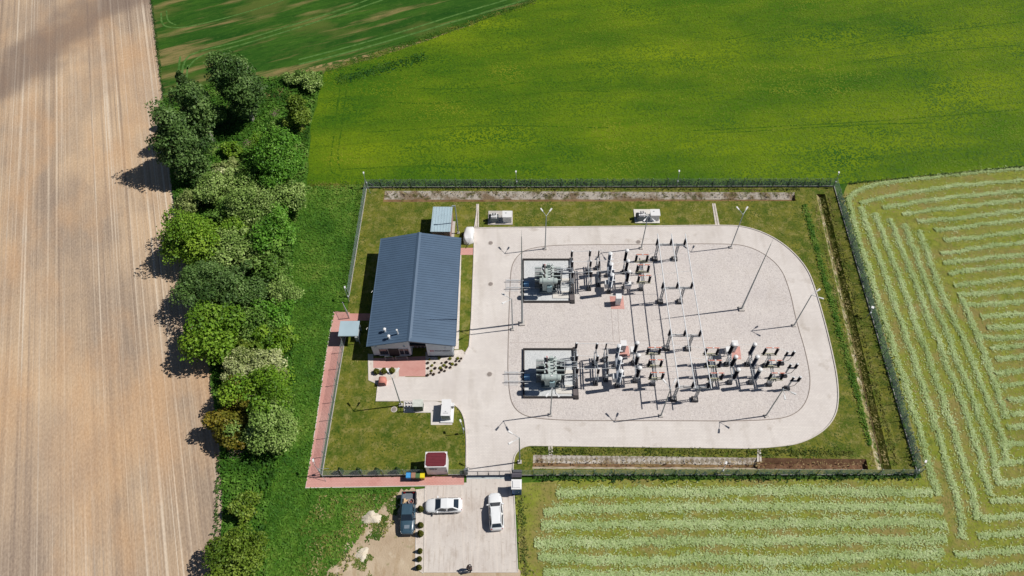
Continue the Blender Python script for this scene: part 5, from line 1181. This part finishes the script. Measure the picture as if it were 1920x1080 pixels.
def transformer(label, cons):
    c = G(cons[0], cons[1], 3.75) + EY * 2.05; th_ = thing('power_transformer', label, 'transformer', (c.x, c.y, .08), YR, 'power transformers')
    tk = MB().bx(-.75, .75, -1.6, 1.5, .45, 2.5).build('tank', m_tank, th_)
    MB().bx(-.85, .85, -1.7, 1.6, 2.5, 2.6).build('cover', m_tank, tk)
    for yy in (-1.2, -.4, .4, 1.1): MB().bx(-.81, .81, yy - .05, yy + .05, .45, 2.499).build('stiffener', m_tank, tk)
    MB().bx(-1.2, 1.2, -1.8, 1.8, .12, .449).build('skid', m_fin, th_)
    cn = MB().lathe([(.05, -1.35), (.3, -1.32), (.42, -1.22), (.42, 1.22), (.3, 1.32), (.05, 1.35)], (0, -2.05, 3.75), 18, (1, 0, 0)).build('conservator', m_tank, th_, False)
    for xx in (-.8, .8): MB().lathe([(.435, -.03), (.435, .03)], (xx, -2.05, 3.75), 18, (1, 0, 0)).build('strap', m_fin, cn); MB().path([(xx, -2.05, 3.4), (xx, -1.9, 2.2), (xx, -1.6, 1.9)], .06).build('bracket', m_tank, th_)
    MB().box((.1, -2.05, 4.19), (.25, .2, .08)).build('filler_cap', m_white, cn)
    MB().path([(.3, -2.0, 3.4), (.3, -1.2, 2.9), (.3, -.6, 2.46)], .06, 8).build('relay_pipe', m_tank, th_)
    for s in (-1, 1):                                   # radiator banks left and right, two each
        for yy in (-1.12, -.4, .32, 1.04):
            b = MB().tube((s * .75, yy, 2.72), (s * 1.92, yy, 2.72), .07).tube((s * .75, yy, .75), (s * 1.92, yy, .75), .07).box((s * 1.42, yy, 2.66), (1.0, .1, .12)).build('radiator', m_tank, th_)
            mb = MB()
            for k in range(10): xx = s * (.98 + k * .1); mb.box((xx, yy, 1.68), (.03, .5, 1.95))
            mb.build('fins', m_finK, b)  # dark fin colour stands in for the shade in the gaps between plates
    for k, yy in enumerate((-.9, 0, .9)):               # HV bushings along the cover
        o = ins(th_, (-.4, yy, 2.62), 1.3, .16, m_ins, True, (0, R(-12), 0)); MB().lathe([(.22, -.06), (.22, .12)], n=12).build('turret', m_tank, o)
    for k, yy in enumerate((-.6, -.1, .4, .9)): ins(th_, (.5, yy, 2.62), .5, .1)
    MB().box((.1, 1.25, 2.98), (.5, .35, .75)).build('tap_changer_head', m_tank, th_); MB().tube((-.5, 1.4, 2.5), (-.5, 1.4, 3.05), .16).build('pressure_valve', plain('red_valve', A(206, 90, 90), .5), th_); MB().tube((.5, 1.35, 2.5), (.7, 1.45, 3.3), .1, .06).build('breather', m_white, th_)
    MB().box((.25, -1.78, 1.3), (.7, .3, 1.2)).build('marshalling_box', plain('box_green', A(150, 178, 186), .5), th_)
    MB().path([(1.3, .15, 2.75), (3.6, .15, 2.75)], .06).path([(1.3, .5, 2.75), (3.6, .5, 2.75)], .06).path([(1.3, .85, 2.75), (3.6, .85, 2.75)], .06).build('cable_duct', m_galvl, th_)
    for xx in (2.1, 3.3): MB().box((xx, .5, 2.66), (.12, 1.1, .12)).box((xx, .5, 1.4), (.1, .1, 2.4)).build('duct_support', m_dark, th_)
    # cable ladder at the right
    ld = MB()
    for yy in (-1.5, -.5): ld.tube((1.5, yy, 1.7), (3.3, yy, 1.7), .03)
    for k in range(7): ld.tube((1.5 + .3 * k, -1.5, 1.7), (1.5 + .3 * k, -.5, 1.7), .02, n=5)
    for xx in (1.6, 3.2):
        for yy in (-1.5, -.5): ld.tube((xx, yy, 0), (xx, yy, 1.7), .035)
    ld.build('cable_ladder', m_steel, th_)
    for (x0, x1, y0, y1) in ((1.6, 3.4, .35, 1.0), (.75, 3.5, -2.6, -1.3)): MB().bx(x0, x1, y0, y1, -.04, .10).build('concrete_slab', m_padw, th_)
    # wheel rails out to the road, and the pale slab below them
    for yy in (-.9, .42): MB().bx(-6.2, -.9, yy - .05, yy + .05, .3, .42).build('rail', m_rail, th_)
    MB().bx(-6.3, -4.35, -1.35, .95, -.025, -.008).build('rail_slab', plain('rail_slab_concrete', A(206, 202, 200), .9), th_)
    MB().bx(-3.55, -2.75, -.62, .22, .0, .42).build('pump_cabinet', plain('light_blue_cabinet', A(150, 200, 236), .5), th_)
    M = Matrix.Translation(c) @ Matrix.Rotation(YR, 4, 'Z'); return th_, M
for bay, lb, cons in ((1, 'pale green power transformer with grey radiators in the upper pit', (1028, 527)), (2, 'pale green power transformer with grey radiators in the lower pit', (1033, 708))):
    th_, M = transformer(lb, cons); t0, p0, M0 = TOPS['A%d' % bay]; inv = M.inverted()
    for p, yy in zip(p0, (.9, 0, -.9)): MB().path([(-.73, yy, 3.95), tuple((Vector((-.73, yy, 3.95)) + inv @ p) / 2 - Vector((0, 0, .15))), tuple(inv @ p)], .024, 5).build('conductor', m_alu, th_)

# control cabinets on red pads ----------------------------------------------------------
for q, top, zt, lb in (([(1143, 556), (1168, 556), (1171, 580), (1146, 580)], (1160.5, 555), 2.0, 'white control cabinet on a red paved patch below the upper bay'), ([(1157, 649), (1178, 649), (1181, 671), (1160, 671)], (1169.5, 643), 2.0, 'white control cabinet on a red paved patch by the lower bay breaker'), ([(1370, 650), (1387, 650), (1390, 674), (1372, 674)], (1378.5, 643), 2.0, 'white control cabinet on a red paved patch right of the busbars')):
    p = gp(q); o = MB().prism([(v.x, v.y) for v in p], .0, .075).build('paved_patch', m_red); o['kind'] = 'structure'
    g = G(top[0], top[1], zt); th_ = thing('control_cabinet', lb, 'cabinet', (g.x, g.y, .076), YR, 'control cabinets in the yard')
    MB().bx(-.36, .36, -.38, .38, .12, 1.84).build('body', m_cab, th_); MB().bx(-.42, .42, -.45, .45, 1.841, 1.92).build('roof', m_white, th_); d = MB().bx(-.32, .32, -.40, -.381, .2, 1.78).build('door', m_cab, th_); MB().box((.24, -.42, 1.0), (.05, .03, .18)).build('handle', m_dark, d); MB().bx(-.38, .38, -.4, .4, 0, .119).build('plinth', m_conc, th_)
for top, lb in (((1177.5, 532), 'white drive box on legs below the upper current transformers'), ((1187, 655), 'small white drive box left of the lower current transformers'), ((1366, 655), 'small white drive box left of the right-hand current transformers')):
    g = G(top[0], top[1], 1.9); th_ = thing('drive_box', lb, 'cabinet', (g.x, g.y, .06), YR, 'drive boxes in the bays'); s = .45 if top[1] < 600 else .3
    MB().bx(-s, s, -.4, .4, 1.1, 1.85).build('body', m_cab, th_); MB().bx(-s - .04, s + .04, -.44, .44, 1.851, 1.9).build('lid', m_white, th_)
    for xx in (-s + .06, s - .06): MB().bx(xx - .04, xx + .04, -.04, .04, 0, 1.099).build('leg', m_steel, th_)

# earthing transformers with white kiosks on the far lawn ------------------------------
def aux(label_t, label_k, px, py, padm):
    g = G(px, py); pad = MB().bx(-1.95, 2.0, -1.35, 1.55, 0, .12).bx(-.55, -.47, -1.352, 1.3, .0, .122).build('equipment_pad', padm); pad.location = (g.x, g.y, .02); pad.rotation_euler = (0, 0, YR); pad['kind'] = 'structure'
    M = Matrix.Translation(g) @ Matrix.Rotation(YR, 4, 'Z')
    w = M @ Vector((1.15, -.35, .14)); k = thing('kiosk_cabinet', label_k, 'cabinet', w, YR, 'white kiosks on the far lawn')
    MB().bx(-.68, .68, -.6, .6, 0, 1.32).build('body', m_cab, k); MB().bx(-.76, .76, -.68, .68, 1.321, 1.42).build('roof', m_white, k); d = MB().bx(-.6, -.02, -.62, -.601, .1, 1.22).build('door', m_cab, k); MB().bx(.02, .6, -.62, -.601, .1, 1.22).build('door', m_cab, k); MB().box((-.2, .2, 1.45), (.2, .12, .06)).build('vent', m_galv, k)
    w = M @ Vector((-.95, -.45, .14)); t_ = thing('earthing_transformer', label_t, 'transformer', w, YR, 'earthing transformers on the far lawn')
    MB().bx(-.42, .42, -.5, .5, .1, 1.05).build('tank', m_fin, t_); mb = MB()
    for s in (-1, 1):
        for j in range(9): mb.box((s * .55, -.42 + j * .105, .6), (.26, .03, .8))
    mb.build('fins', m_fin, t_); MB().bx(-.46, .46, -.54, .54, 1.051, 1.12).build('cover', m_white, t_); MB().lathe([(.15, -.4), (.17, -.36), (.17, .36), (.15, .4)], (.1, -.45, 1.42), 12, (1, 0, 0)).build('conservator', m_white, t_)
    for j in range(3): ins(t_, (-.25 + .25 * j, .15, 1.12), .5, .08)
    MB().path([(.5, 0, 1.0), (.9, 0, 1.1), (1.35, .05, .9)], .07).build('cable', m_galvl, t_); MB().box((-.75, .1, .75), (.25, .5, .6)).build('control_box', m_dark, t_)
aux('small grey earthing transformer on the far lawn, left one', 'white kiosk beside the left earthing transformer on the far lawn', 938, 410, m_conc)
aux('small grey earthing transformer on the far lawn, right one', 'white kiosk beside the right earthing transformer on the far lawn', 1212, 407, m_padw)
# resistor and green cabinet, generator on the near lawn pads
p = gp([(757, 752), (818, 751), (818, 753), (851, 760), (848, 797), (808, 797), (808, 774), (757, 774)]); o = MB().prism([(v.x, v.y) for v in p], 0, .07).build('equipment_pad', m_road); o['kind'] = 'structure'
g = G(785.5, 770); th_ = thing('switch_cabinet', 'grey-green cabinet with pale roof on the near lawn pad', 'cabinet', (g.x, g.y, .07), R(-1), None); m_gg = plain('grey_green_paint', A(104, 118, 112), .5)
MB().bx(-.62, .62, -.1, .8, .08, 1.45).build('body', m_gg, th_); MB().bx(-.7, .7, -.18, .88, 1.451, 1.53).build('roof', plain('pale_roof', A(212, 216, 206), .5), th_); MB().bx(-.64, .64, -.12, .82, 0, .079).build('plinth', m_conc, th_)
mb = MB()
for k in range(9): mb.bx(-.58 + k * .13, -.52 + k * .13, -.13, -.101, .15, 1.4)
mb.build('louvre', m_gg, th_)
g = G(767, 771); th_ = thing('switch_stand', 'open steel stand with black insulators left of the grey-green cabinet', 'switchgear', (g.x, g.y, .07), R(-1))
for xx in (-.45, .45):
    for yy in (.0, .7): MB().bx(xx - .03, xx + .03, yy - .03, yy + .03, 0, .8).build('leg', m_galvl, th_)
MB().bx(-.52, .52, -.05, .05, .8, .88).bx(-.52, .52, .65, .75, .8, .88).build('frame', m_galvl, th_)
for xx in (-.4, 0, .4):
    for yy in (0, .7): ins(th_, (xx, yy, .88), .42, .09)
    MB().tube((xx, 0, 1.36), (xx, .7, 1.36), .03).build('link', m_alu, th_)
g = G(838, 793); th_ = thing('generator', 'white emergency generator container on its pad beside the road bend', 'generator', (g.x, g.y, .07), R(-2))
MB().bx(-.85, .85, -.05, 2.75, 0, .2).build('skid', m_white, th_); MB().bx(-.68, .52, .3, 2.65, .201, 1.5).build('enclosure', m_white, th_); MB().bx(-.7, .54, .28, 2.67, 1.501, 1.55).build('roof', m_white, th_)
MB().bx(-.6, .45, .27, .299, .35, 1.35).build('front_shade_panel', plain('front_shade_grey', A(150, 158, 160), .6), th_); ex = MB().bx(.55, .95, 1.7, 2.2, .9, 1.5).build('exhaust_box', m_white, th_); MB().tube((.75, 1.65, 1.2), (.75, 1.5, 1.2), .1).build('outlet', m_dark, ex)  # grey front panel paints the shade on the white enclosure's near end
mg = plain('grey_print', A(150, 152, 156), .6)
MB().bx(-.45, .25, .62, .70, 1.551, 1.556).bx(-.2, .0, .82, .92, 1.551, 1.556).build('marking', mg, th_); MB().tube((-.72, 1.9, 1.4), (-.72, 1.9, 1.65), .07).build('filler', m_dark, th_)

# ================================================================== VEHICLES
m_wcar = plain('white_car_paint', A(248, 250, 252), .25, var=.02, coat=.6); m_teal = plain('dark_teal_paint', A(66, 92, 108), .3, var=.05, coat=.7)
m_cglass = plain('car_glass', (.02, .03, .045), .06, var=.1, spec=.8); m_tyre = plain('tyre', A(40, 40, 42), .8); m_rim = plain('alloy', A(176, 180, 184), .35, metal=.5); m_lamp = plain('headlamp', A(226, 232, 236), .15, spec=.8); m_rlamp = plain('tail_lamp', A(170, 30, 34), .3); m_trim = plain('black_trim', A(46, 46, 50), .7)
def loft(stations, ring):
    """stations: x, half width, z low, z top ; ring: list of (y fraction, z fraction)"""
    mb = MB(); vs = []; n = len(ring)
    for x, hw, z0, z1 in stations: vs += [(x, hw * a, z0 + (z1 - z0) * b) for a, b in ring]
    fs = []
    for j in range(len(stations) - 1):
        for i in range(n): fs.append((j * n + i, j * n + (i + 1) % n, (j + 1) * n + (i + 1) % n, (j + 1) * n + i))
    fs += [tuple(range(n)), tuple(range(len(stations) * n - 1, (len(stations) - 1) * n - 1, -1))]
    return mb.add(vs, fs)
RING = [(-.86, 0), (-.98, .18), (-1, .5), (-.97, .78), (-.88, .93), (-.6, 1.0), (0, 1.03), (.6, 1.0), (.88, .93), (.97, .78), (1, .5), (.98, .18), (.86, 0)]
def cabin_parts(th_, paint, xwb, xwt, xrt, xrb, zb, zt, wb, wt, glass_rear=True, sides=((.06, .46), (.52, .94))):
    """roof shell with glass set a hair proud of it. wb / wt = half widths at belt and roof"""
    def row(x, hw, z, c=.0): return [(x, -hw, z), (x, -hw * .5, z + c), (x, hw * .5, z + c), (x, hw, z)]
    v = row(xwb, wb * .9, zb) + row(xwt, wt, zt) + row((xwt + xrt) / 2, wt * 1.01, zt + .02, .03) + row(xrt, wt * .96, zt - .02) + row(xrb, wb * .86, zb + .02)
    f = [(r * 4 + i, r * 4 + i + 1, r * 4 + 5 + i, r * 4 + 4 + i) for r in range(4) for i in range(3)]
    base = len(v); v += [((xwb + xrb) / 2, -wb, zb), ((xwb + xrb) / 2, wb, zb)]
    f += [(0, 4, 8, base), (base, 8, 12, 16), (3, base + 1, 11, 7), (base + 1, 19, 15, 11)]
    sh = MB().add(v, f).build('cabin', paint, th_, False)
    def pane(a, b, c, d, nm, off=.014):
        P = [Vector(q) for q in (a, b, c, d)]; n_ = (P[1] - P[0]).cross(P[3] - P[0]).normalized(); ctr = sum(P, Vector()) / 4
        if n_.dot(ctr - Vector(((xwb + xrb) / 2, 0, zb))) < 0: n_ = -n_
        m_ = MB(); q = [p + n_ * off for p in P]; r_ = [p + n_ * -.01 for p in P]; m_.add(q + r_, [(0, 1, 2, 3), (7, 6, 5, 4), (0, 4, 5, 1), (1, 5, 6, 2), (2, 6, 7, 3), (3, 7, 4, 0)]).build(nm, m_cglass, sh)
    L = lambda p, q, t: tuple(Vector(p).lerp(Vector(q), t))
    a0, a1, b0, b1 = (xwb, -wb * .9, zb + .012), (xwb, wb * .9, zb + .012), (xwt, -wt, zt + .012), (xwt, wt, zt + .012)
    pane(L(L(a0, a1, .05), L(b0, b1, .05), .06), L(L(a0, a1, .95), L(b0, b1, .95), .06), L(L(a0, a1, .93), L(b0, b1, .93), .93), L(L(a0, a1, .07), L(b0, b1, .07), .93), 'windscreen', .03)
    if glass_rear:
        a0, a1, b0, b1 = (xrb, -wb * .86, zb + .03), (xrb, wb * .86, zb + .03), (xrt, -wt * .96, zt - .01), (xrt, wt * .96, zt - .01)
        pane(L(L(a0, a1, .08), L(b0, b1, .08), .15), L(L(a0, a1, .92), L(b0, b1, .92), .15), L(L(a0, a1, .9), L(b0, b1, .9), .9), L(L(a0, a1, .1), L(b0, b1, .1), .9), 'rear_window', .03)
    for s in (-1, 1):
        for f0, f1 in sides:
            bx0, bx1 = xwb + (xrb - xwb) * f0 * 1.0, xwb + (xrb - xwb) * f1; tx = lambda x: min(xwt - .02, max(xrt + .02, x))
            if xwb < xrb: continue
            wl = lambda x: s * (wb * (.9 + .1 * (1 - abs((x - (xwb + xrb) / 2) / ((xwb - xrb) / 2)))) + .004)
            pane((bx0, wl(bx0), zb + .05), (bx1, wl(bx1), zb + .05), (tx(bx1 + (.12 if f1 > .8 else 0)), s * (wt + .01), zt - .06), (tx(bx0), s * (wt + .01), zt - .06), 'side_window', .012)
    return sh
def wheels(th_, xf, xr, hw, r=.33):
    for x in (xf, xr):
        for s in (-1, 1):
            w = MB().lathe([(r * .9, -.11), (r, -.07), (r, .07), (r * .9, .11)], (x, s * (hw - .1), r), 18, (0, 1, 0)).build('tyre', m_tyre, th_); MB().lathe([(r * .62, -.115), (r * .62, .115)], (x, s * (hw - .1), r), 14, (0, 1, 0)).build('rim', m_rim, w)
def mirrors(th_, x, hw, z, mat):
    for s in (-1, 1): MB().box((x, s * (hw + .03), z), (.14, .26, .13)).build('door_mirror', mat, th_)
def lights(th_, xf, xr, hw, zf, zr):
    for s in (-1, 1):
        MB().box((xf - .03, s * hw * .66, zf - .05), (.3, .24, .12), 0, Matrix.Rotation(R(-30 * s), 3, 'Z') @ Matrix.Rotation(R(18), 3, 'Y')).build('headlight', m_lamp, th_); MB().box((xr + .02, s * hw * .66, zr - .06), (.12, .26, .14), 0, Matrix.Rotation(R(14 * s), 3, 'Z')).build('tail_light', m_rlamp, th_)
def car(label, px, py, az, wagon):
    c = G(px, py, .75); th_ = thing('parked_car', label, 'car', (c.x, c.y, .036), R(az), 'white cars in the car park')
    L2, hw = (2.28, .90) if not wagon else (2.30, .89)
    st = [(-L2, hw * .70, .34, .72), (-L2 + .06, hw * .86, .27, .86), (-L2 + .3, hw * .96, .22, .98), (-1.5, hw, .2, 1.0), (-.6, hw, .2, .98), (.5, hw, .2, .95), (1.1, hw * .99, .2, .90), (1.6, hw * .96, .2, .82), (1.98, hw * .86, .22, .74), (L2 - .08, hw * .66, .26, .66), (L2, hw * .48, .34, .56)]
    b = loft(st, RING).build('body', m_wcar, th_, True)
    if wagon: cabin_parts(th_, m_wcar, .98, .32, -1.72, -2.12, .93, 1.46, .84, .62)
    else: cabin_parts(th_, m_wcar, 1.0, .28, -1.2, -1.95, .93, 1.43, .84, .60)
    wheels(th_, 1.38, -1.36, hw); mirrors(th_, .72, hw, 1.0, m_wcar); lights(th_, 1.92, -L2 + .1, hw, .72, .85); MB().box((-L2 + .01, 0, .5), (.05, .52, .12)).build('number_plate', m_white, th_); MB().bx(-1.2, 1.2, -hw + .02, hw - .02, .16, .22).build('underbody', m_trim, th_)
    for s in (-1, 1):
        for xx in (.55, -.35): MB().box((xx - .25, s * (hw + .004), .8), (.16, .02, .03)).build('door_handle', m_rim, th_)
    if wagon:
        for s in (-1, 1): MB().tube((.2, s * .56, 1.5), (-1.6, s * .56, 1.5), .02).build('roof_rail', m_rim, th_)
    return th_
car('white liftback car parked sideways, nose towards the pickup', 832, 947, 180, False)
car('white estate car parked nose towards the gate', 929.5, 958, 93.5, True)
# pickup -----------------------------------------------------------------------------
c = G(765, 962, .8); th_ = thing('pickup_truck', 'dark teal pickup truck on the sandy ground with an open loaded bed', 'pickup', (c.x, c.y, .024), R(-90))
hw = .90
st = [(.1, hw, .32, 1.05), (.7, hw, .32, 1.06), (1.0, hw, .32, 1.07), (1.5, hw * .98, .34, 1.05), (2.0, hw * .95, .36, 1.0), (2.35, hw * .86, .38, .92), (2.52, hw * .68, .44, .8)]
loft([(-1.0, hw, .32, 1.05)] + st, RING).build('body', m_teal, th_, True)
cabin_parts(th_, m_teal, 1.02, .42, -.82, -1.0, 1.04, 1.72, .82, .64, True)
MB().bx(-2.55, -1.02, -hw, hw, .45, .62).build('bed_floor', plain('bed_liner', A(112, 120, 128), .7), th_)
for s in (-1, 1): MB().bx(-2.55, -1.02, min(s * hw, s * (hw - .1)), max(s * hw, s * (hw - .1)), .621, 1.08).build('bed_side', m_teal if s < 0 else m_trim, th_)
MB().bx(-2.62, -2.552, -hw + .02, hw - .02, .45, 1.06).build('tailgate', m_trim, th_); MB().bx(-1.08, -1.021, -hw + .101, hw - .101, .621, 1.1).build('bulkhead', m_trim, th_)
MB().box((1.75, 0, 1.075), (.42, .62, .06), 0, Matrix.Rotation(R(3), 3, 'Y')).build('bonnet_scoop', plain('scoop_highlight', A(190, 206, 216), .15, metal=.6), th_)  # pale metallic colour paints the highlight on the scoop
for s in (-1, 1): MB().box((1.65, s * .5, 1.07), (1.0, .06, .03), R(-5 * s)).build('bonnet_crease', m_teal, th_)
wheels(th_, 1.6, -1.55, hw + .02, .38); mirrors(th_, .82, hw, 1.15, m_trim); lights(th_, 2.3, -2.56, hw, .86, .85); MB().bx(2.4, 2.6, -.7, .7, .4, .58).build('bumper', m_trim, th_)
M = Matrix.Translation(th_.location) @ Matrix.Rotation(R(-90), 4, 'Z')
w = M @ Vector((-1.42, .28, .63)); o = thing('cable_coil', 'coil of pale pinkish cable lying in the pickup bed', 'coil', w, 0); m_coil = plain('coil_hose', A(180, 156, 150), .6)
for k in range(3):
    mb = MB(); n = 22; r_ = .32 - .03 * (k == 1); p = [(r_ * math.cos(2 * math.pi * i / n), r_ * math.sin(2 * math.pi * i / n), .05 + .08 * k) for i in range(n + 1)]; mb.path(p, .05, 6).build('winding', m_coil, o)
MB().box((0, 0, .06), (.16, .2, .12)).build('clip', plain('clip_red', A(176, 96, 84), .6), o)
w = M @ Vector((-1.5, -.38, .63)); o = thing('plywood_offcuts', 'pale plywood offcuts lying in the pickup bed', 'planks', w, R(20)); m_ply = plain('plywood', A(224, 192, 150), .7, var=.1)
for k, (x0, y0, a, ln) in enumerate(((0, 0, 10, .8), (.1, .05, -35, .62), (-.1, .1, 70, .55))): MB().box((x0, y0, .03 + .05 * k), (ln, .2, .03), R(a)).build('plank', m_ply, o)

# ================================================================== PEOPLE
m_cloth = plain('dark_jacket', A(50, 40, 48), .85, var=.2, scale=8); m_trs = plain('dark_trousers', A(44, 46, 60), .85, var=.2, scale=8); m_skin = plain('skin', A(206, 160, 136), .6); m_hair = plain('dark_hair', A(52, 36, 30), .7)
def person(label, px, py, rz, arms):
    g = G(px, py); th_ = thing('person', label, 'person', (g.x, g.y, .036), R(rz), 'people at the car park edge')
    # joints: x forward, y left, z up; metres
    J = {'pel': (0, 0, .95, .15, .12), 'spi': (.0, 0, 1.15, .15, .11), 'che': (.01, 0, 1.36, .19, .12), 'nek': (.02, 0, 1.5, .06, .06), 'hed': (.05, 0, 1.62, .085, .095), 'top': (.05, 0, 1.74, .07, .08),
         'hl': (0, .1, .9, .1, .1), 'kl': (.04, .11, .5, .07, .07), 'al': (0, .12, .09, .05, .05), 'tl': (.17, .13, .04, .045, .035), 'hr': (0, -.1, .9, .1, .1), 'kr': (.02, -.11, .5, .07, .07), 'ar': (-.03, -.12, .09, .05, .05), 'tr': (.14, -.13, .04, .045, .035),
         'sl': (0, .19, 1.42, .07, .07), 'sr': (0, -.19, 1.42, .07, .07)}
    for s, k in ((1, 'l'), (-1, 'r')):
        J['e' + k] = (.12, s * arms, 1.18, .05, .05); J['w' + k] = (.34, s * .1, 1.14, .035, .035); J['m' + k] = (.42, s * .07, 1.13, .045, .03)
    E = [('pel', 'spi'), ('spi', 'che'), ('che', 'nek'), ('nek', 'hed'), ('hed', 'top')]
    for k in 'lr': E += [('pel', 'h' + k), ('h' + k, 'k' + k), ('k' + k, 'a' + k), ('a' + k, 't' + k), ('che', 's' + k), ('s' + k, 'e' + k), ('e' + k, 'w' + k), ('w' + k, 'm' + k)]
    names = list(J); me = bpy.data.meshes.new('body'); me.from_pydata([J[n][:3] for n in names], [(names.index(a), names.index(b)) for a, b in E], [])
    o = bpy.data.objects.new('body', me); COL.objects.link(o); o.parent = th_
    sk = o.modifiers.new('skin', 'SKIN'); ly = me.skin_vertices[0].data if me.skin_vertices else None
    if ly is None:
        bm = bmesh.new(); bm.from_mesh(me); bm.verts.layers.skin.verify(); bm.to_mesh(me); bm.free(); ly = me.skin_vertices[0].data
    for i, n in enumerate(names): ly[i].radius = J[n][3:5]; ly[i].use_root = (n == 'pel')
    o.modifiers.new('sub', 'SUBSURF').levels = 2; o.modifiers['sub'].render_levels = 2
    dg = bpy.context.evaluated_depsgraph_get(); full = bpy.data.meshes.new_from_object(o.evaluated_get(dg)); o.modifiers.clear(); o.data = full
    for m in (m_cloth, m_trs, m_skin): full.materials.append(m)
    for p in full.polygons:
        z, x = p.center.z, p.center.x; p.material_index = 2 if (z > 1.5 or (x > .36 and z > 1.0)) else (1 if z < .98 else 0); p.use_smooth = True
    # hair cap, nose, feet soles, fingers
    MB().lathe([(.098, -.05), (.104, .02), (.085, .08), (.03, .115)], (.035, 0, 1.67), 12).build('hair', m_hair, th_, True)
    MB().box((.145, 0, 1.63), (.03, .025, .04)).build('nose', m_skin, th_)
    for s in (-1, 1):
        for f in range(4): MB().path([(.42, s * (.05 + .022 * f), 1.145), (.48, s * (.045 + .02 * f), 1.14), (.51, s * (.03 + .018 * f), 1.11)], .009, 5).build('finger', m_skin, th_)
        MB().path([(.40, s * .04, 1.15), (.44, s * .015, 1.165), (.47, s * .01, 1.165)], .010, 5).build('thumb', m_skin, th_)
    return th_
person('person in dark clothes standing at the car park edge, the right one of the pair', 884, 1072, 150, .33)
q = person('person in dark clothes standing at the car park edge, the left one of the pair', 879, 1067, -40, .34)
g = G(884, 1072); d = Vector((math.cos(R(150)), math.sin(R(150)), 0)); o = thing('remote_controller', 'small dark remote controller held by the right person', 'controller', (g.x + d.x * .46, g.y + d.y * .46, 1.15), R(150)); MB().bx(-.05, .05, -.12, .12, .0, .04).build('body', m_trim, o)
for s in (-1, 1): MB().tube((.04, s * .08, .03), (.12, s * .1, .12), .008).build('antenna', m_trim, o)
